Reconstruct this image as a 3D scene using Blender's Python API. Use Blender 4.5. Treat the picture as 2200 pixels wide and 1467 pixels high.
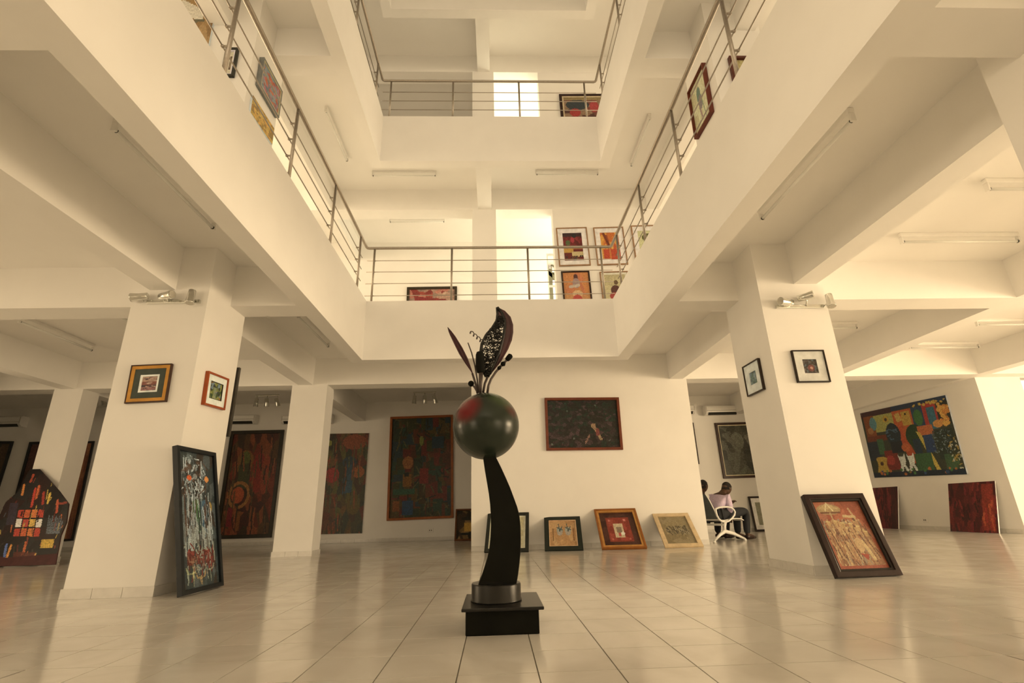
import bpy, bmesh, math, random
import numpy as np
from mathutils import Vector, Matrix

for _o in list(bpy.data.objects):
    bpy.data.objects.remove(_o, do_unlink=True)
sc = bpy.context.scene
col = sc.collection
random.seed(7)

# ----------------------------------------------------------------- camera
# lengths are authored in units of the camera height; U turns them into metres
U = 0.635
FPX, PITCH, ROLL, YAW = 1071.476, 0.327308, 0.026274, 0.039266
CX, CY = 1100.0, 733.5


def ray(px, py):
    u, w = (px - CX) / FPX, (CY - py) / FPX
    c, s = math.cos(-ROLL), math.sin(-ROLL)
    u, w = u * c - w * s, u * s + w * c
    c, s = math.cos(PITCH), math.sin(PITCH)
    d, z = c - w * s, s + w * c
    c, s = math.cos(YAW), math.sin(YAW)
    return Vector((u * c + d * s, -u * s + d * c, z))


def on(axis, val, px, py):
    r = ray(px, py)
    k = 'XYZ'.index(axis)
    t = (val - (1.0 if k == 2 else 0.0)) / r[k]
    return r * t + Vector((0, 0, 1))


cam_data = bpy.data.cameras.new('camera')
cam_data.sensor_width = 36.0
cam_data.lens = FPX / 2200.0 * 36.0
cam_data.clip_start = 0.05
cam_data.clip_end = 200
cam = bpy.data.objects.new('camera', cam_data)
col.objects.link(cam)
fwd = ray(CX, CY).normalized()
right = (ray(CX + 500, CY) - ray(CX, CY)).normalized()
up = right.cross(fwd).normalized()
M = Matrix((right, up, -fwd)).transposed().to_4x4()
M.translation = Vector((0, 0, U))
cam.matrix_world = M
sc.camera = cam

# ----------------------------------------------------------------- world, light, exposure
WARM = (1.0, 0.75, 0.455)
wd = bpy.data.worlds.new('world')
sc.world = wd
wd.use_nodes = True
wd.node_tree.nodes['Background'].inputs[0].default_value = (1.0, 0.80, 0.55, 1)
wd.node_tree.nodes['Background'].inputs[1].default_value = 2.2
sc.view_settings.view_transform = 'Standard'
sc.view_settings.look = 'None'
sc.view_settings.gamma = 1.0
sc.view_settings.use_curve_mapping = False
sc.view_settings.exposure = 0.26
sc.cycles.use_denoising = True
sc.cycles.max_bounces = 12
sc.cycles.diffuse_bounces = 8
sc.cycles.glossy_bounces = 4
sc.cycles.sample_clamp_indirect = 6.0


def area(name, loc, aim, sx, sy, power, color=WARM):
    """daylight entering by a window opening: stands in the opening (except the added landing lamps), faces the room"""
    l = bpy.data.lights.new(name, 'AREA')
    l.shape = 'RECTANGLE'
    l.size, l.size_y = sx * U, sy * U
    l.energy = power
    l.color = color
    o = bpy.data.objects.new(name, l)
    col.objects.link(o)
    o.location = Vector(loc) * U
    o.rotation_euler = Vector(aim).to_track_quat('-Z', 'Y').to_euler()
    return o


# right-hand windows of the ground floor, the long window behind the camera, the left-hand windows
area('daylight_right_far', (20.7, 3.2, 2.6), (-1, 0, 0), 7.4, 3.4, 720)
area('daylight_right_near', (20.7, -5.5, 2.6), (-1, 0, 0), 5.0, 3.4, 100)
area('daylight_front_right', (14.0, -9.7, 2.6), (0, 1, 0), 8.0, 3.6, 85)
area('daylight_front_left', (-14.0, -9.7, 2.6), (0, 1, 0), 8.0, 3.6, 85)
area('daylight_left', (-21.7, 8.0, 2.6), (1, 0, 0), 4.0, 3.2, 130)
area('daylight_left_near', (-21.7, -3.0, 2.6), (1, 0, 0), 8.0, 3.2, 100)
# galleries
area('daylight_gallery_right', (13.7, 10.5, 8.9), (-1, 0, 0), 5.0, 3.0, 112)
area('daylight_gallery_left', (-13.7, 10.5, 8.9), (1, 0, 0), 5.0, 3.0, 180)
area('daylight_gallery_front', (0.0, -9.7, 9.0), (0, 1, 0), 24.0, 3.4, 45)
area('daylight_upper_right', (13.7, 10.5, 14.9), (-1, 0, 0), 5.0, 3.0, 120)
area('daylight_upper_left', (-13.7, 10.5, 14.9), (1, 0, 0), 5.0, 3.0, 35)
area('daylight_upper_front', (0.0, -9.7, 15.0), (0, 1, 0), 24.0, 3.4, 45)
area('added_landing_light_first', (4.3, 16.4, 8.6), (-1, 0.1, 0), 2.4, 3.4, 62, (1, .88, .6))  # lamp inside the landing before a closed wall, added to overexpose the doorway
area('added_landing_light_second', (4.3, 16.4, 14.6), (-1, 0.1, 0), 2.4, 3.4, 80, (1, .88, .6))  # second added lamp one storey up, likewise without an opening behind it

# ----------------------------------------------------------------- helpers


def lin(c):
    c = c / 255.0
    return c / 12.92 if c <= 0.04045 else ((c + 0.055) / 1.055) ** 2.4


def L3(rgb):
    return tuple(lin(v) for v in rgb)


def alb(rgb, ref=(214, 186, 146), k=0.80):
    """paint colour of something that reads RGB beside a white wall that reads REF"""
    return tuple(min(0.92, max(0.004, lin(a) / lin(b) * k)) for a, b in zip(rgb, ref))


MATS = {}


def mat(name, color, rough=0.5, metal=0.0, noise=0.0, scale=8.0, bump=0.0, bscale=60.0, spec=0.5, coat=0.0):
    if name in MATS:
        return MATS[name]
    m = bpy.data.materials.new(name)
    m.use_nodes = True
    nt = m.node_tree
    b = nt.nodes['Principled BSDF']
    b.inputs['Roughness'].default_value = rough
    b.inputs['Metallic'].default_value = metal
    b.inputs['Specular IOR Level'].default_value = spec
    b.inputs['Coat Weight'].default_value = coat
    b.inputs['Base Color'].default_value = (*color, 1)
    tc = nt.nodes.new('ShaderNodeTexCoord')
    if noise > 0:
        n = nt.nodes.new('ShaderNodeTexNoise')
        n.inputs['Scale'].default_value = scale
        n.inputs['Detail'].default_value = 4
        r = nt.nodes.new('ShaderNodeValToRGB')
        r.color_ramp.elements[0].position, r.color_ramp.elements[1].position = 0.3, 0.7
        r.color_ramp.elements[0].color = (*[max(0, v * (1 - noise)) for v in color], 1)
        r.color_ramp.elements[1].color = (*[min(1, v * (1 + noise)) for v in color], 1)
        nt.links.new(tc.outputs['Object'], n.inputs['Vector'])
        nt.links.new(n.outputs['Fac'], r.inputs['Fac'])
        nt.links.new(r.outputs['Color'], b.inputs['Base Color'])
    if bump > 0:
        n2 = nt.nodes.new('ShaderNodeTexNoise')
        n2.inputs['Scale'].default_value = bscale
        bp = nt.nodes.new('ShaderNodeBump')
        bp.inputs['Strength'].default_value = bump
        bp.inputs['Distance'].default_value = 0.002
        nt.links.new(tc.outputs['Object'], n2.inputs['Vector'])
        nt.links.new(n2.outputs['Fac'], bp.inputs['Height'])
        nt.links.new(bp.outputs['Normal'], b.inputs['Normal'])
    MATS[name] = m
    return m


PLASTER = mat('white_plaster', (0.83, 0.82, 0.795), 0.75, noise=0.015, scale=3.0, bump=0.06, bscale=25, spec=0.3)
CEIL = mat('white_ceiling_paint', (0.83, 0.82, 0.795), 0.8, noise=0.012, scale=2.0, spec=0.25)
SKIRT = mat('skirting_tile', (0.66, 0.645, 0.61), 0.25, noise=0.05, scale=14)
STEEL = mat('brushed_steel', (0.38, 0.34, 0.29), 0.38, 0.9, noise=0.08, scale=40)
CHROME = mat('polished_chrome', (0.72, 0.72, 0.68), 0.16, 1.0, noise=0.03, scale=30)
WHITE_PLASTIC = mat('white_enamel', (0.80, 0.79, 0.76), 0.35, noise=0.02, scale=20)
TUBE_GLASS = mat('unlit_tube_glass', (0.82, 0.83, 0.80), 0.2, noise=0.02, scale=20)
DARK = mat('dark_rubber', (0.02, 0.022, 0.02), 0.5, noise=0.1, scale=20)
GROUT = mat('grout', (0.2, 0.18, 0.15), 0.8, noise=0.1, scale=20)
FRAME_GLASS = mat('window_aluminium', (0.5, 0.5, 0.48), 0.4, 0.6, noise=0.05, scale=30)

WO = {}       # world origin (author units) of every object


def link(o, parent, origin):
    col.objects.link(o)
    if parent is not None:
        o.parent = parent
        po = WO[parent.name]
        o.location = (Vector(origin) - po) * U
    else:
        o.location = Vector(origin) * U
    WO[o.name] = Vector(origin)


def tag(o, label=None, cat=None, group=None, kind=None):
    if label: o['label'] = label
    if cat: o['category'] = cat
    if group: o['group'] = group
    if kind: o['kind'] = kind
    return o


def thing(name, base, label, cat, group=None):
    o = bpy.data.objects.new(name, None)
    o.empty_display_size = 0.1
    link(o, None, base)
    return tag(o, label, cat, group)


class MB:
    """collects shapes (author units, world space) for ONE mesh object"""

    def __init__(s):
        s.v, s.f, s.smooth = [], [], []

    def add(s, vs, fs, smooth=False):
        k = len(s.v)
        s.v += [Vector(p) for p in vs]
        s.f += [tuple(k + i for i in f) for f in fs]
        s.smooth += [smooth] * len(fs)
        return s

    def box(s, x0, x1, y0, y1, z0, z1):
        vs = [(x, y, z) for z in (z0, z1) for y in (y0, y1) for x in (x0, x1)]
        return s.add(vs, [(0, 2, 3, 1), (4, 5, 7, 6), (0, 1, 5, 4), (2, 6, 7, 3), (0, 4, 6, 2), (1, 3, 7, 5)])

    def obox(s, o, a, b, c):
        """box from corner O along vectors A, B, C"""
        o, a, b, c = Vector(o), Vector(a), Vector(b), Vector(c)
        vs = [o, o + a, o + b, o + a + b, o + c, o + a + c, o + b + c, o + a + b + c]
        return s.add(vs, [(0, 2, 3, 1), (4, 5, 7, 6), (0, 1, 5, 4), (2, 6, 7, 3), (0, 4, 6, 2), (1, 3, 7, 5)])

    def tube(s, pts, r, n=10, cap=True, smooth=True):
        pts = [Vector(p) for p in pts]
        rs = r if isinstance(r, (list, tuple)) else [r] * len(pts)
        t0 = (pts[1] - pts[0]).normalized()
        ref = Vector((0, 0, 1)) if abs(t0.z) < 0.9 else Vector((1, 0, 0))
        a = t0.cross(ref).normalized()
        rings = []
        for i, p in enumerate(pts):
            t = (pts[min(i + 1, len(pts) - 1)] - pts[max(i - 1, 0)]).normalized()
            a = (a - t * a.dot(t)).normalized()
            b = t.cross(a)
            rings.append([p + (a * math.cos(q) + b * math.sin(q)) * rs[i] for q in [2 * math.pi * j / n for j in range(n)]])
        k = len(s.v)
        s.v += [q for R in rings for q in R]
        for i in range(len(pts) - 1):
            for j in range(n):
                s.f.append((k + i * n + j, k + i * n + (j + 1) % n, k + (i + 1) * n + (j + 1) % n, k + (i + 1) * n + j))
                s.smooth.append(smooth)
        if cap:
            s.f.append(tuple(k + j for j in reversed(range(n))))
            s.f.append(tuple(k + (len(pts) - 1) * n + j for j in range(n)))
            s.smooth += [False, False]
        return s

    def sphere(s, c, r, nu=24, nv=14, squash=(1, 1, 1)):
        c = Vector(c)
        vs = [c + Vector((0, 0, r * squash[2]))]
        for i in range(1, nv):
            th = math.pi * i / nv
            for j in range(nu):
                ph = 2 * math.pi * j / nu
                vs.append(c + Vector((r * math.sin(th) * math.cos(ph) * squash[0], r * math.sin(th) * math.sin(ph) * squash[1], r * math.cos(th) * squash[2])))
        vs.append(c - Vector((0, 0, r * squash[2])))
        fs = [(0, 1 + j, 1 + (j + 1) % nu) for j in range(nu)]
        for i in range(nv - 2):
            for j in range(nu):
                a, b = 1 + i * nu + j, 1 + i * nu + (j + 1) % nu
                fs.append((a, a + nu, b + nu, b))
        e = len(vs) - 1
        fs += [(e, e - nu + (j + 1) % nu, e - nu + j) for j in range(nu)]
        return s.add(vs, fs, True)

    def prism(s, poly, d):
        """polygon (list of 3D points) pushed along D"""
        n = len(poly)
        d = Vector(d)
        vs = [Vector(p) for p in poly] + [Vector(p) + d for p in poly]
        fs = [tuple(reversed(range(n))), tuple(range(n, 2 * n))]
        fs += [(i, (i + 1) % n, n + (i + 1) % n, n + i) for i in range(n)]
        return s.add(vs, fs)

    def build(s, name, material, parent=None, origin=None, bevel=0.0, kind=None):
        if origin is None:
            if parent is not None:
                origin = WO[parent.name]
            else:
                xs = [p.x for p in s.v]; ys = [p.y for p in s.v]; zs = [p.z for p in s.v]
                origin = Vector(((min(xs) + max(xs)) / 2, (min(ys) + max(ys)) / 2, min(zs)))
        origin = Vector(origin)
        me = bpy.data.meshes.new(name)
        me.from_pydata([tuple((p - origin) * U) for p in s.v], [], s.f)
        bm = bmesh.new()
        bm.from_mesh(me)
        bmesh.ops.recalc_face_normals(bm, faces=bm.faces)
        bm.to_mesh(me)
        bm.free()
        me.polygons.foreach_set('use_smooth', s.smooth)
        me.materials.append(material)
        o = bpy.data.objects.new(name, me)
        link(o, parent, origin)
        if bevel > 0:
            b = o.modifiers.new('bevel', 'BEVEL')
            b.width = bevel * U
            b.segments = 2
            b.limit_method = 'ANGLE'
        if kind:
            o['kind'] = kind
        return o


def struct(name, mb, material, label, cat):
    return tag(mb.build(name, material), label, cat, kind='structure')


# ----------------------------------------------------------------- the building (author units)
Zs, Zc, Z1 = 4.648, 5.45, 6.24            # soffit of beams, ceiling, top of first gallery edge
Zs2, Zc2, Z2 = 10.62, 11.42, 12.227       # the same one storey up
Zs3, Zc3 = 16.6, 17.4                    # roof
XL, XR, YB, YN = -3.275, 3.167, 12.015, -4.0   # the well: left, right, back, near edge
XL2, XR2 = -3.19, 3.20
EB = 0.32                                  # edge beam width
cLa, cLb, cRa, cRb, cY, cYb = -5.989, -4.764, 4.638, 5.797, 7.8185, 9.0693
Yw = 14.477                                # front plane of the rear columns and the middle wall
bLa, bLb = -5.919, -4.899
wL, wR = -0.672, 5.813
YK = 20.7                                  # rear wall
X0, X1 = -22.0, 21.0
Y0 = -10.0
XG0, XG1, YG = -14.0, 14.0, 18.0           # gallery side walls and rear wall
XS = 15.25                                 # side wall of the right rear bay


def wall_with_holes(name, axis, at, thick, a0, a1, z0, z1, holes, label, material=PLASTER):
    """a wall in the plane AXIS=AT..AT+THICK, from A0 to A1, with rectangular openings (a,b,za,zb)"""
    cuts_a = sorted({a0, a1, *[h[0] for h in holes], *[h[1] for h in holes]})
    cuts_z = sorted({z0, z1, *[h[2] for h in holes], *[h[3] for h in holes]})
    m = MB()
    lowz = -0.1 if z0 == 0 else z0
    cuts_z[0] = lowz
    for i in range(len(cuts_a) - 1):
        for j in range(len(cuts_z) - 1):
            ca, cz = (cuts_a[i] + cuts_a[i + 1]) / 2, (cuts_z[j] + cuts_z[j + 1]) / 2
            if any(h[0] < ca < h[1] and h[2] < cz < h[3] for h in holes):
                continue
            if axis == 'Y':
                m.box(cuts_a[i], cuts_a[i + 1], at, at + thick, cuts_z[j], cuts_z[j + 1])
            else:
                m.box(at, at + thick, cuts_a[i], cuts_a[i + 1], cuts_z[j], cuts_z[j + 1])
    return struct(name, m, material, label, 'wall')


_win = [0]


def window(axis, at, a, b, za, zb, n, label):
    """aluminium window frame with mullions and a pane in an opening"""
    _win[0] += 1
    name = 'window_%d' % _win[0]
    m = MB()
    t = 0.06

    def put(p, q, r0, r1):
        if axis == 'Y': m.box(p, q, at, at + 0.1, r0, r1)
        else: m.box(at, at + 0.1, p, q, r0, r1)
    put(a, b, za, za + t); put(a, b, zb - t, zb)
    for i in range(n + 1):
        x = a + (b - a - t) * i / n
        put(x, x + t, za + t, zb - t)
    put(a + t, b - t, (za + zb) / 2 - t / 2 + 0.6, (za + zb) / 2 + t / 2 + 0.6)
    return struct(name, m, FRAME_GLASS, label, 'window')


# floor slab (grout bed) and its tiles
T, GX, GY = 0.5247, 0.2621, 3.7605
floor = struct('floor', MB().box(X0, X1, Y0, YK, -0.5, -0.006), GROUT, 'pale polished tile floor of the gallery hall', 'floor')


def tile_material():
    m = mat('polished_floor_tile', (0.6, 0.56, 0.5), 0.16, spec=0.55)
    nt = m.node_tree
    b = nt.nodes['Principled BSDF']
    geo = nt.nodes.new('ShaderNodeNewGeometry')
    oi = nt.nodes.new('ShaderNodeObjectInfo')
    n1 = nt.nodes.new('ShaderNodeTexNoise')
    n1.inputs['Scale'].default_value = 1.6
    n1.inputs['Detail'].default_value = 6
    n1.inputs['Distortion'].default_value = 1.4
    nt.links.new(geo.outputs['Position'], n1.inputs['Vector'])
    r = nt.nodes.new('ShaderNodeValToRGB')
    r.color_ramp.elements[0].position, r.color_ramp.elements[1].position = 0.32, 0.68
    r.color_ramp.elements[0].color = (0.66, 0.63, 0.58, 1)
    r.color_ramp.elements[1].color = (0.78, 0.76, 0.72, 1)
    nt.links.new(n1.outputs['Fac'], r.inputs['Fac'])
    mix = nt.nodes.new('ShaderNodeMix')
    mix.data_type = 'RGBA'
    mix.blend_type = 'MULTIPLY'
    mix.inputs[0].default_value = 1.0
    mr = nt.nodes.new('ShaderNodeMapRange')
    mr.inputs[3].default_value, mr.inputs[4].default_value = 0.95, 1.03
    nt.links.new(oi.outputs['Random'], mr.inputs[0])
    nt.links.new(r.outputs['Color'], mix.inputs[6])
    nt.links.new(mr.outputs[0], mix.inputs[7])
    nt.links.new(mix.outputs[2], b.inputs['Base Color'])
    n2 = nt.nodes.new('ShaderNodeTexNoise')
    n2.inputs['Scale'].default_value = 5.0
    nt.links.new(geo.outputs['Position'], n2.inputs['Vector'])
    mr2 = nt.nodes.new('ShaderNodeMapRange')
    mr2.inputs[3].default_value, mr2.inputs[4].default_value = 0.10, 0.19
    nt.links.new(n2.outputs['Fac'], mr2.inputs[0])
    nt.links.new(mr2.outputs[0], b.inputs['Roughness'])
    return m


TILE = tile_material()
GAP = 0.009


def proj(p):
    """author-unit point -> pixel"""
    v = Vector(p) - Vector((0, 0, 1))
    d = v.dot(fwd)
    if d <= 0.05: return None
    return CX + FPX * v.dot(right) / d, CY - FPX * v.dot(up) / d


cells = []
i0, i1 = math.ceil((X0 - GX) / T), math.floor((X1 - GX) / T) - 1
j0, j1 = math.ceil((Y0 - GY) / T), math.floor((YK - GY) / T) - 1
for j in range(j0, j1 + 1):
    for i in range(i0, i1 + 1):
        x, y = GX + i * T, GY + j * T
        q = proj((x + T / 2, y + T / 2, 0))
        vis = q is not None and -40 < q[0] < 2240 and 1100 < q[1] < 1500
        cells.append((0 if vis else 1, math.hypot(x + T / 2, y + T / 2), x, y))
cells.sort()
tm = None
for n, (_, _, x, y) in enumerate(cells[:296]):
    if tm is None:
        t0 = MB().box(x + GAP / 2, x + T - GAP / 2, y + GAP / 2, y + T - GAP / 2, -0.006, 0.0).build('tile', TILE, floor, origin=(x, y, 0))
        tm = t0.data
    else:
        o = bpy.data.objects.new('tile', tm)
        link(o, floor, (x, y, 0))
m = MB()
for (_, _, x, y) in cells[296:]:
    m.add([(x + GAP / 2, y + GAP / 2, 0), (x + T - GAP / 2, y + GAP / 2, 0), (x + T - GAP / 2, y + T - GAP / 2, 0), (x + GAP / 2, y + T - GAP / 2, 0)], [(0, 1, 2, 3)])
m.build('tile_field', TILE, floor, kind='stuff')


# ceilings / gallery floors, with the well left open
def slab(z0, z1, x0, x1, y1, label, holes=True):
    m = MB()
    m.box(x0, XL - EB, Y0, y1, z0, z1)
    m.box(XR + EB, x1, Y0, y1, z0, z1)
    m.box(XL - EB, XR + EB, YB + EB, y1, z0, z1)
    m.box(XL - EB, XR + EB, Y0, YN - EB, z0, z1)
    return struct('ceiling', m, CEIL, label, 'ceiling')


slab(Zc, Z1, X0, X1, YK, 'white ceiling slab over the ground floor hall')
slab(Zc2, Z2, XG0, XG1, YK, 'white ceiling slab over the first gallery')
slab(Zc3, Zc3 + 0.9, XG0, XG1, YK, 'white ceiling slab over the upper gallery')
struct('ceiling', MB().box(XL - EB, XR + EB, YN - EB, YB + EB, 18.2, 18.6), CEIL, 'white roof panel closing the top of the well', 'ceiling')


def beam(box, label):
    return struct('ceiling_beam', MB().box(*box), PLASTER, label, 'beam')


LEV = [(Zs, Zc, Z1, XL, XR, 'ground floor', X0, X1, YK), (Zs2, Zc2, Z2, XL2, XR2, 'first gallery', XG0, XG1, YG), (Zs3, Zc3, 18.2, XL2, XR2, 'roof', XG0, XG1, YG)]
for li, (zs, zc, zt, xl, xr, nm, xa, xb, yk) in enumerate(LEV):
    beam((xl - EB, xl, YN - EB, YB + EB, zs, zt), 'left edge beam of the open well above the %s' % nm)
    beam((xr, xr + EB, YN - EB, YB + EB, zs, zt), 'right edge beam of the open well above the %s' % nm)
    beam((xl, xr, YB, YB + EB, zs, zt), 'rear edge beam of the open well above the %s' % nm)
    beam((xl, xr, YN - EB, YN, zs, zt), 'near edge beam of the open well above the %s' % nm)
    e = 0.003 * (li + 1)
    longs = [(-5.74, -5.32, 'left column line'), (5.29, 5.70, 'right column line')]
    if li == 0:
        longs += [(-12.5, -12.08, 'far left column line'), (10.08, 10.5, 'second right bay'), (14.97, 15.40, 'outermost right bay')]
    for a, b, w in longs:
        beam((a, b, Y0, yk, zs + e, zc + .01), 'ceiling beam running front to back on the %s over the %s' % (w, nm))
    for a, b, w in ((2.75, 3.2, 'near'), (8.52, 9.06, 'middle'), (Yw, 15.04, 'rear')):
        if w == 'rear':
            beam((xa, xb, a, b, zs, zc + .01), 'rear cross beam spanning the %s ceiling' % nm)
        else:
            beam((xa, xl - EB, a, b, zs, zc + .01), '%s cross beam left of the well over the %s' % (w, nm))
            beam((xr + EB, xb, a, b, zs, zc + .01), '%s cross beam right of the well over the %s' % (w, nm))
    if li > 0:
        beam((-0.46, 0.0, YB + EB, Yw, zs + e, zc + .01), 'short beam from the well edge to the central rear column over the %s' % nm)

# columns with skirting
_coln = [0]


def column(x0, x1, y0, y1, z0, z1, label, skirt=True):
    c = struct('column', MB().box(x0, x1, y0, y1, z0, z1), PLASTER, label, 'column')
    if skirt:
        d, h = 0.022, 0.13
        n = 3
        for (ax, lo, hi) in (('f', x0, x1), ('l', y0, y1), ('r', y0, y1), ('b', x0, x1)):
            for k in range(n):
                a, b = lo + (hi - lo) * k / n + 0.003, lo + (hi - lo) * (k + 1) / n - 0.003
                if ax == 'f': bx = (a - (d if k == 0 else 0), b + (d if k == n - 1 else 0), y0 - d, y0 - 0.001, z0 + .001, z0 + h)
                elif ax == 'b': bx = (a - (d if k == 0 else 0), b + (d if k == n - 1 else 0), y1 + 0.001, y1 + d, z0 + .001, z0 + h)
                elif ax == 'l': bx = (x0 - d, x0 - 0.001, a, b, z0 + .001, z0 + h)
                else: bx = (x1 + 0.001, x1 + d, a, b, z0 + .001, z0 + h)
                MB().box(*bx).build('skirting_tile', SKIRT, c)
    return c


column(cLa, cLb, cY, cYb, 0, Zc, 'large white column standing left of the well with pictures on it')
column(cRa, cRb, cY, cYb, 0, Zc, 'large white column standing right of the well with pictures on it')
column(cRa, cRb, 2.25, 3.5, 0, Zc, 'white column nearest the camera on the right')
column(-5.92, cLb, 2.25, 3.5, 0, Zc, 'white column nearest the camera on the left')
column(bLa, bLb, Yw - 0.004, 15.1, 0, Zc, 'white rear column in front of the dim left bay')
column(-12.68, -11.87, Yw - 0.004, 15.1, 0, Zc, 'white rear column farthest to the left behind the cut-out painting')
column(9.55, 10.45, Yw - 0.004, 15.1, 0, Zc, 'white rear column hidden behind the right column')
for z0, z1, nm in ((Z1, Zc2, 'first gallery'), (Z2, Zc3, 'upper gallery')):
    column(cLa, cLb, cY, cYb, z0, z1, 'white column on the left side of the %s' % nm, False)
    column(cRa, cRb, cY, cYb, z0, z1, 'white column on the right side of the %s' % nm, False)
    column(-0.65, 0.14, Yw - 0.004, 15.1, z0, z1, 'central white column at the rear of the %s' % nm, False)

# walls of the ground floor
wall_with_holes('wall_rear', 'Y', YK, 0.3, X0, X1, 0, Zc, [], 'white rear wall hung with large dark paintings')
wall_with_holes('wall_middle', 'Y', Yw, 0.42, wL, wR, 0, Zs + .01, [], 'white freestanding wall panel behind the sculpture')
wall_with_holes('wall_unseen_partition', 'X', 4.6, 0.25, 14.9, YK, 0, Zc, [], 'unseen white partition behind the middle wall, keeping the left bay dark')  # out of sight; placed so the left rear bay stays dark
wall_with_holes('wall_unseen_partition', 'X', 11.2, 0.25, 17.8, YK, 0, Zc, [], 'white partition added behind the right column to darken the rear right room')  # added blocker: cuts light from the right bay into the rear room
wall_with_holes('wall_side', 'X', XS, 0.3, 14.92, YK, 0, Zc, [], 'white side wall with the colourful village painting')
wall_with_holes('wall_right_bay', 'Y', 14.9, 0.3, XS, X1, 0, Zc, [(16.72, 19.6, 0.9, 4.62)], 'white wall with a bright window at the far right')
window('Y', 15.0, 16.72, 19.6, 0.9, 4.62, 2, 'bright window in the far right wall')
wall_with_holes('wall_right', 'X', X1, 0.3, Y0, 15.2, 0, Zc, [(-8, -3, 0.9, 4.3), (-0.5, 6.9, 0.9, 4.3)], 'white right outer wall with wide windows')
window('X', X1 + .1, -8, -3, 0.9, 4.3, 4, 'wide window near the camera in the right outer wall')
window('X', X1 + .1, -0.5, 6.9, 0.9, 4.3, 3, 'wide window towards the rear in the right outer wall')
wall_with_holes('wall_left_light_block', 'Y', 12.0, 0.25, X0, -14.2, 0, Zc, [], 'white wall added out of view to keep the far left bay dark')  # unseen blocker, added to keep left window light off the far left bay
wall_with_holes('wall_left', 'X', X0 - 0.3, 0.3, Y0, YK, 0, Zc, [(6.0, 10.0, 1.0, 4.2), (-7, 1, 1.0, 4.2)], 'white left outer wall')
window('X', X0 - .2, 6.0, 10.0, 1.0, 4.2, 2, 'window beside the dim bay in the left outer wall')
window('X', X0 - .2, -7, 1, 1.0, 4.2, 4, 'wide window near the camera in the left outer wall')
wall_with_holes('wall_front', 'Y', Y0 - 0.3, 0.3, X0, X1, 0, Zc, [(-18, -10, 0.7, 4.4), (10, 18, 0.7, 4.4)], 'white entrance wall behind the camera')
window('Y', Y0 - .2, -18, -10, 0.7, 4.4, 4, 'left window in the wall behind the camera')
window('Y', Y0 - .2, 10, 18, 0.7, 4.4, 4, 'right window in the wall behind the camera')

# walls of the galleries
for z0, z1, nm, zb in ((Z1, Zc2, 'first gallery', Zs2), (Z2, Zc3, 'upper gallery', Zs3)):
    dr = 2.048 if z0 == Z1 else 1.80
    wall_with_holes('wall_rear', 'Y', Yw + .01, 0.4, dr, XG1, z0, zb + .01, [], 'white picture wall at the rear right of the %s' % nm)
    wall_with_holes('wall_landing', 'Y', YG, 0.3, XG0, XG1, z0, z1, [(2.2, 4.2, z0 + .6, z1 - .5)], 'white wall behind the landing of the %s' % nm)
    window('Y', YG + .1, 2.2, 4.2, z0 + .6, z1 - .5, 2, 'window of the landing behind the %s' % nm)
    if z0 == Z2:
        wall_with_holes('wall_unseen_partition', 'X', -0.5, 0.25, 15.1, YG, z0, z1, [], 'white partition added behind the central column of the upper gallery against light spill')  # added to stop the landing lamp spilling onto the left rear wall
    wall_with_holes('wall_landing_side', 'X', 4.5, 0.3, Yw + .4, YG, z0, z1, [], 'white side wall of the landing behind the %s' % nm)
    wall_with_holes('wall_left', 'X', XG0 - .3, .3, Y0, YK, z0, z1, [(8, 13, z0 + 1.2, z1 - .5)], 'white left wall of the %s' % nm)
    wall_with_holes('wall_right', 'X', XG1, .3, Y0, YK, z0, z1, [(8, 13, z0 + 1.2, z1 - .5)], 'white right wall of the %s' % nm)
    wall_with_holes('wall_front', 'Y', Y0 - .3, .3, XG0, XG1, z0, z1, [(-12, 12, z0 + .9, z1 - .5)], 'white front wall of the %s' % nm)


def baseboard(name, axis, at, a0, a1, sign, label):
    c = None
    n = max(1, round((a1 - a0) / T))
    o = thing(name, ((a0 + a1) / 2 if axis == 'Y' else at, at if axis == 'Y' else (a0 + a1) / 2, 0), label, 'skirting')
    o['kind'] = 'structure'
    for k in range(n):
        a, b = a0 + (a1 - a0) * k / n + .003, a0 + (a1 - a0) * (k + 1) / n - .003
        lo, hi = (at - 0.022, at - 0.001) if sign < 0 else (at + 0.001, at + 0.022)
        if axis == 'Y': MB().box(a, b, lo, hi, .001, .13).build('skirting_tile', SKIRT, o)
        else: MB().box(lo, hi, a, b, .001, .13).build('skirting_tile', SKIRT, o)


baseboard('baseboard_middle', 'Y', Yw, wL, wR, -1, 'tile skirting along the foot of the middle wall')
baseboard('baseboard_rear_left', 'Y', YK, -18, 4.55, -1, 'tile skirting along the foot of the rear wall in the dim left bay')
baseboard('baseboard_rear_right', 'Y', YK, 4.9, XS - .03, -1, 'tile skirting along the foot of the rear wall in the right room')
baseboard('baseboard_side', 'X', XS, 14.95, YK - .03, -1, 'tile skirting along the side wall under the village painting')

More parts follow.
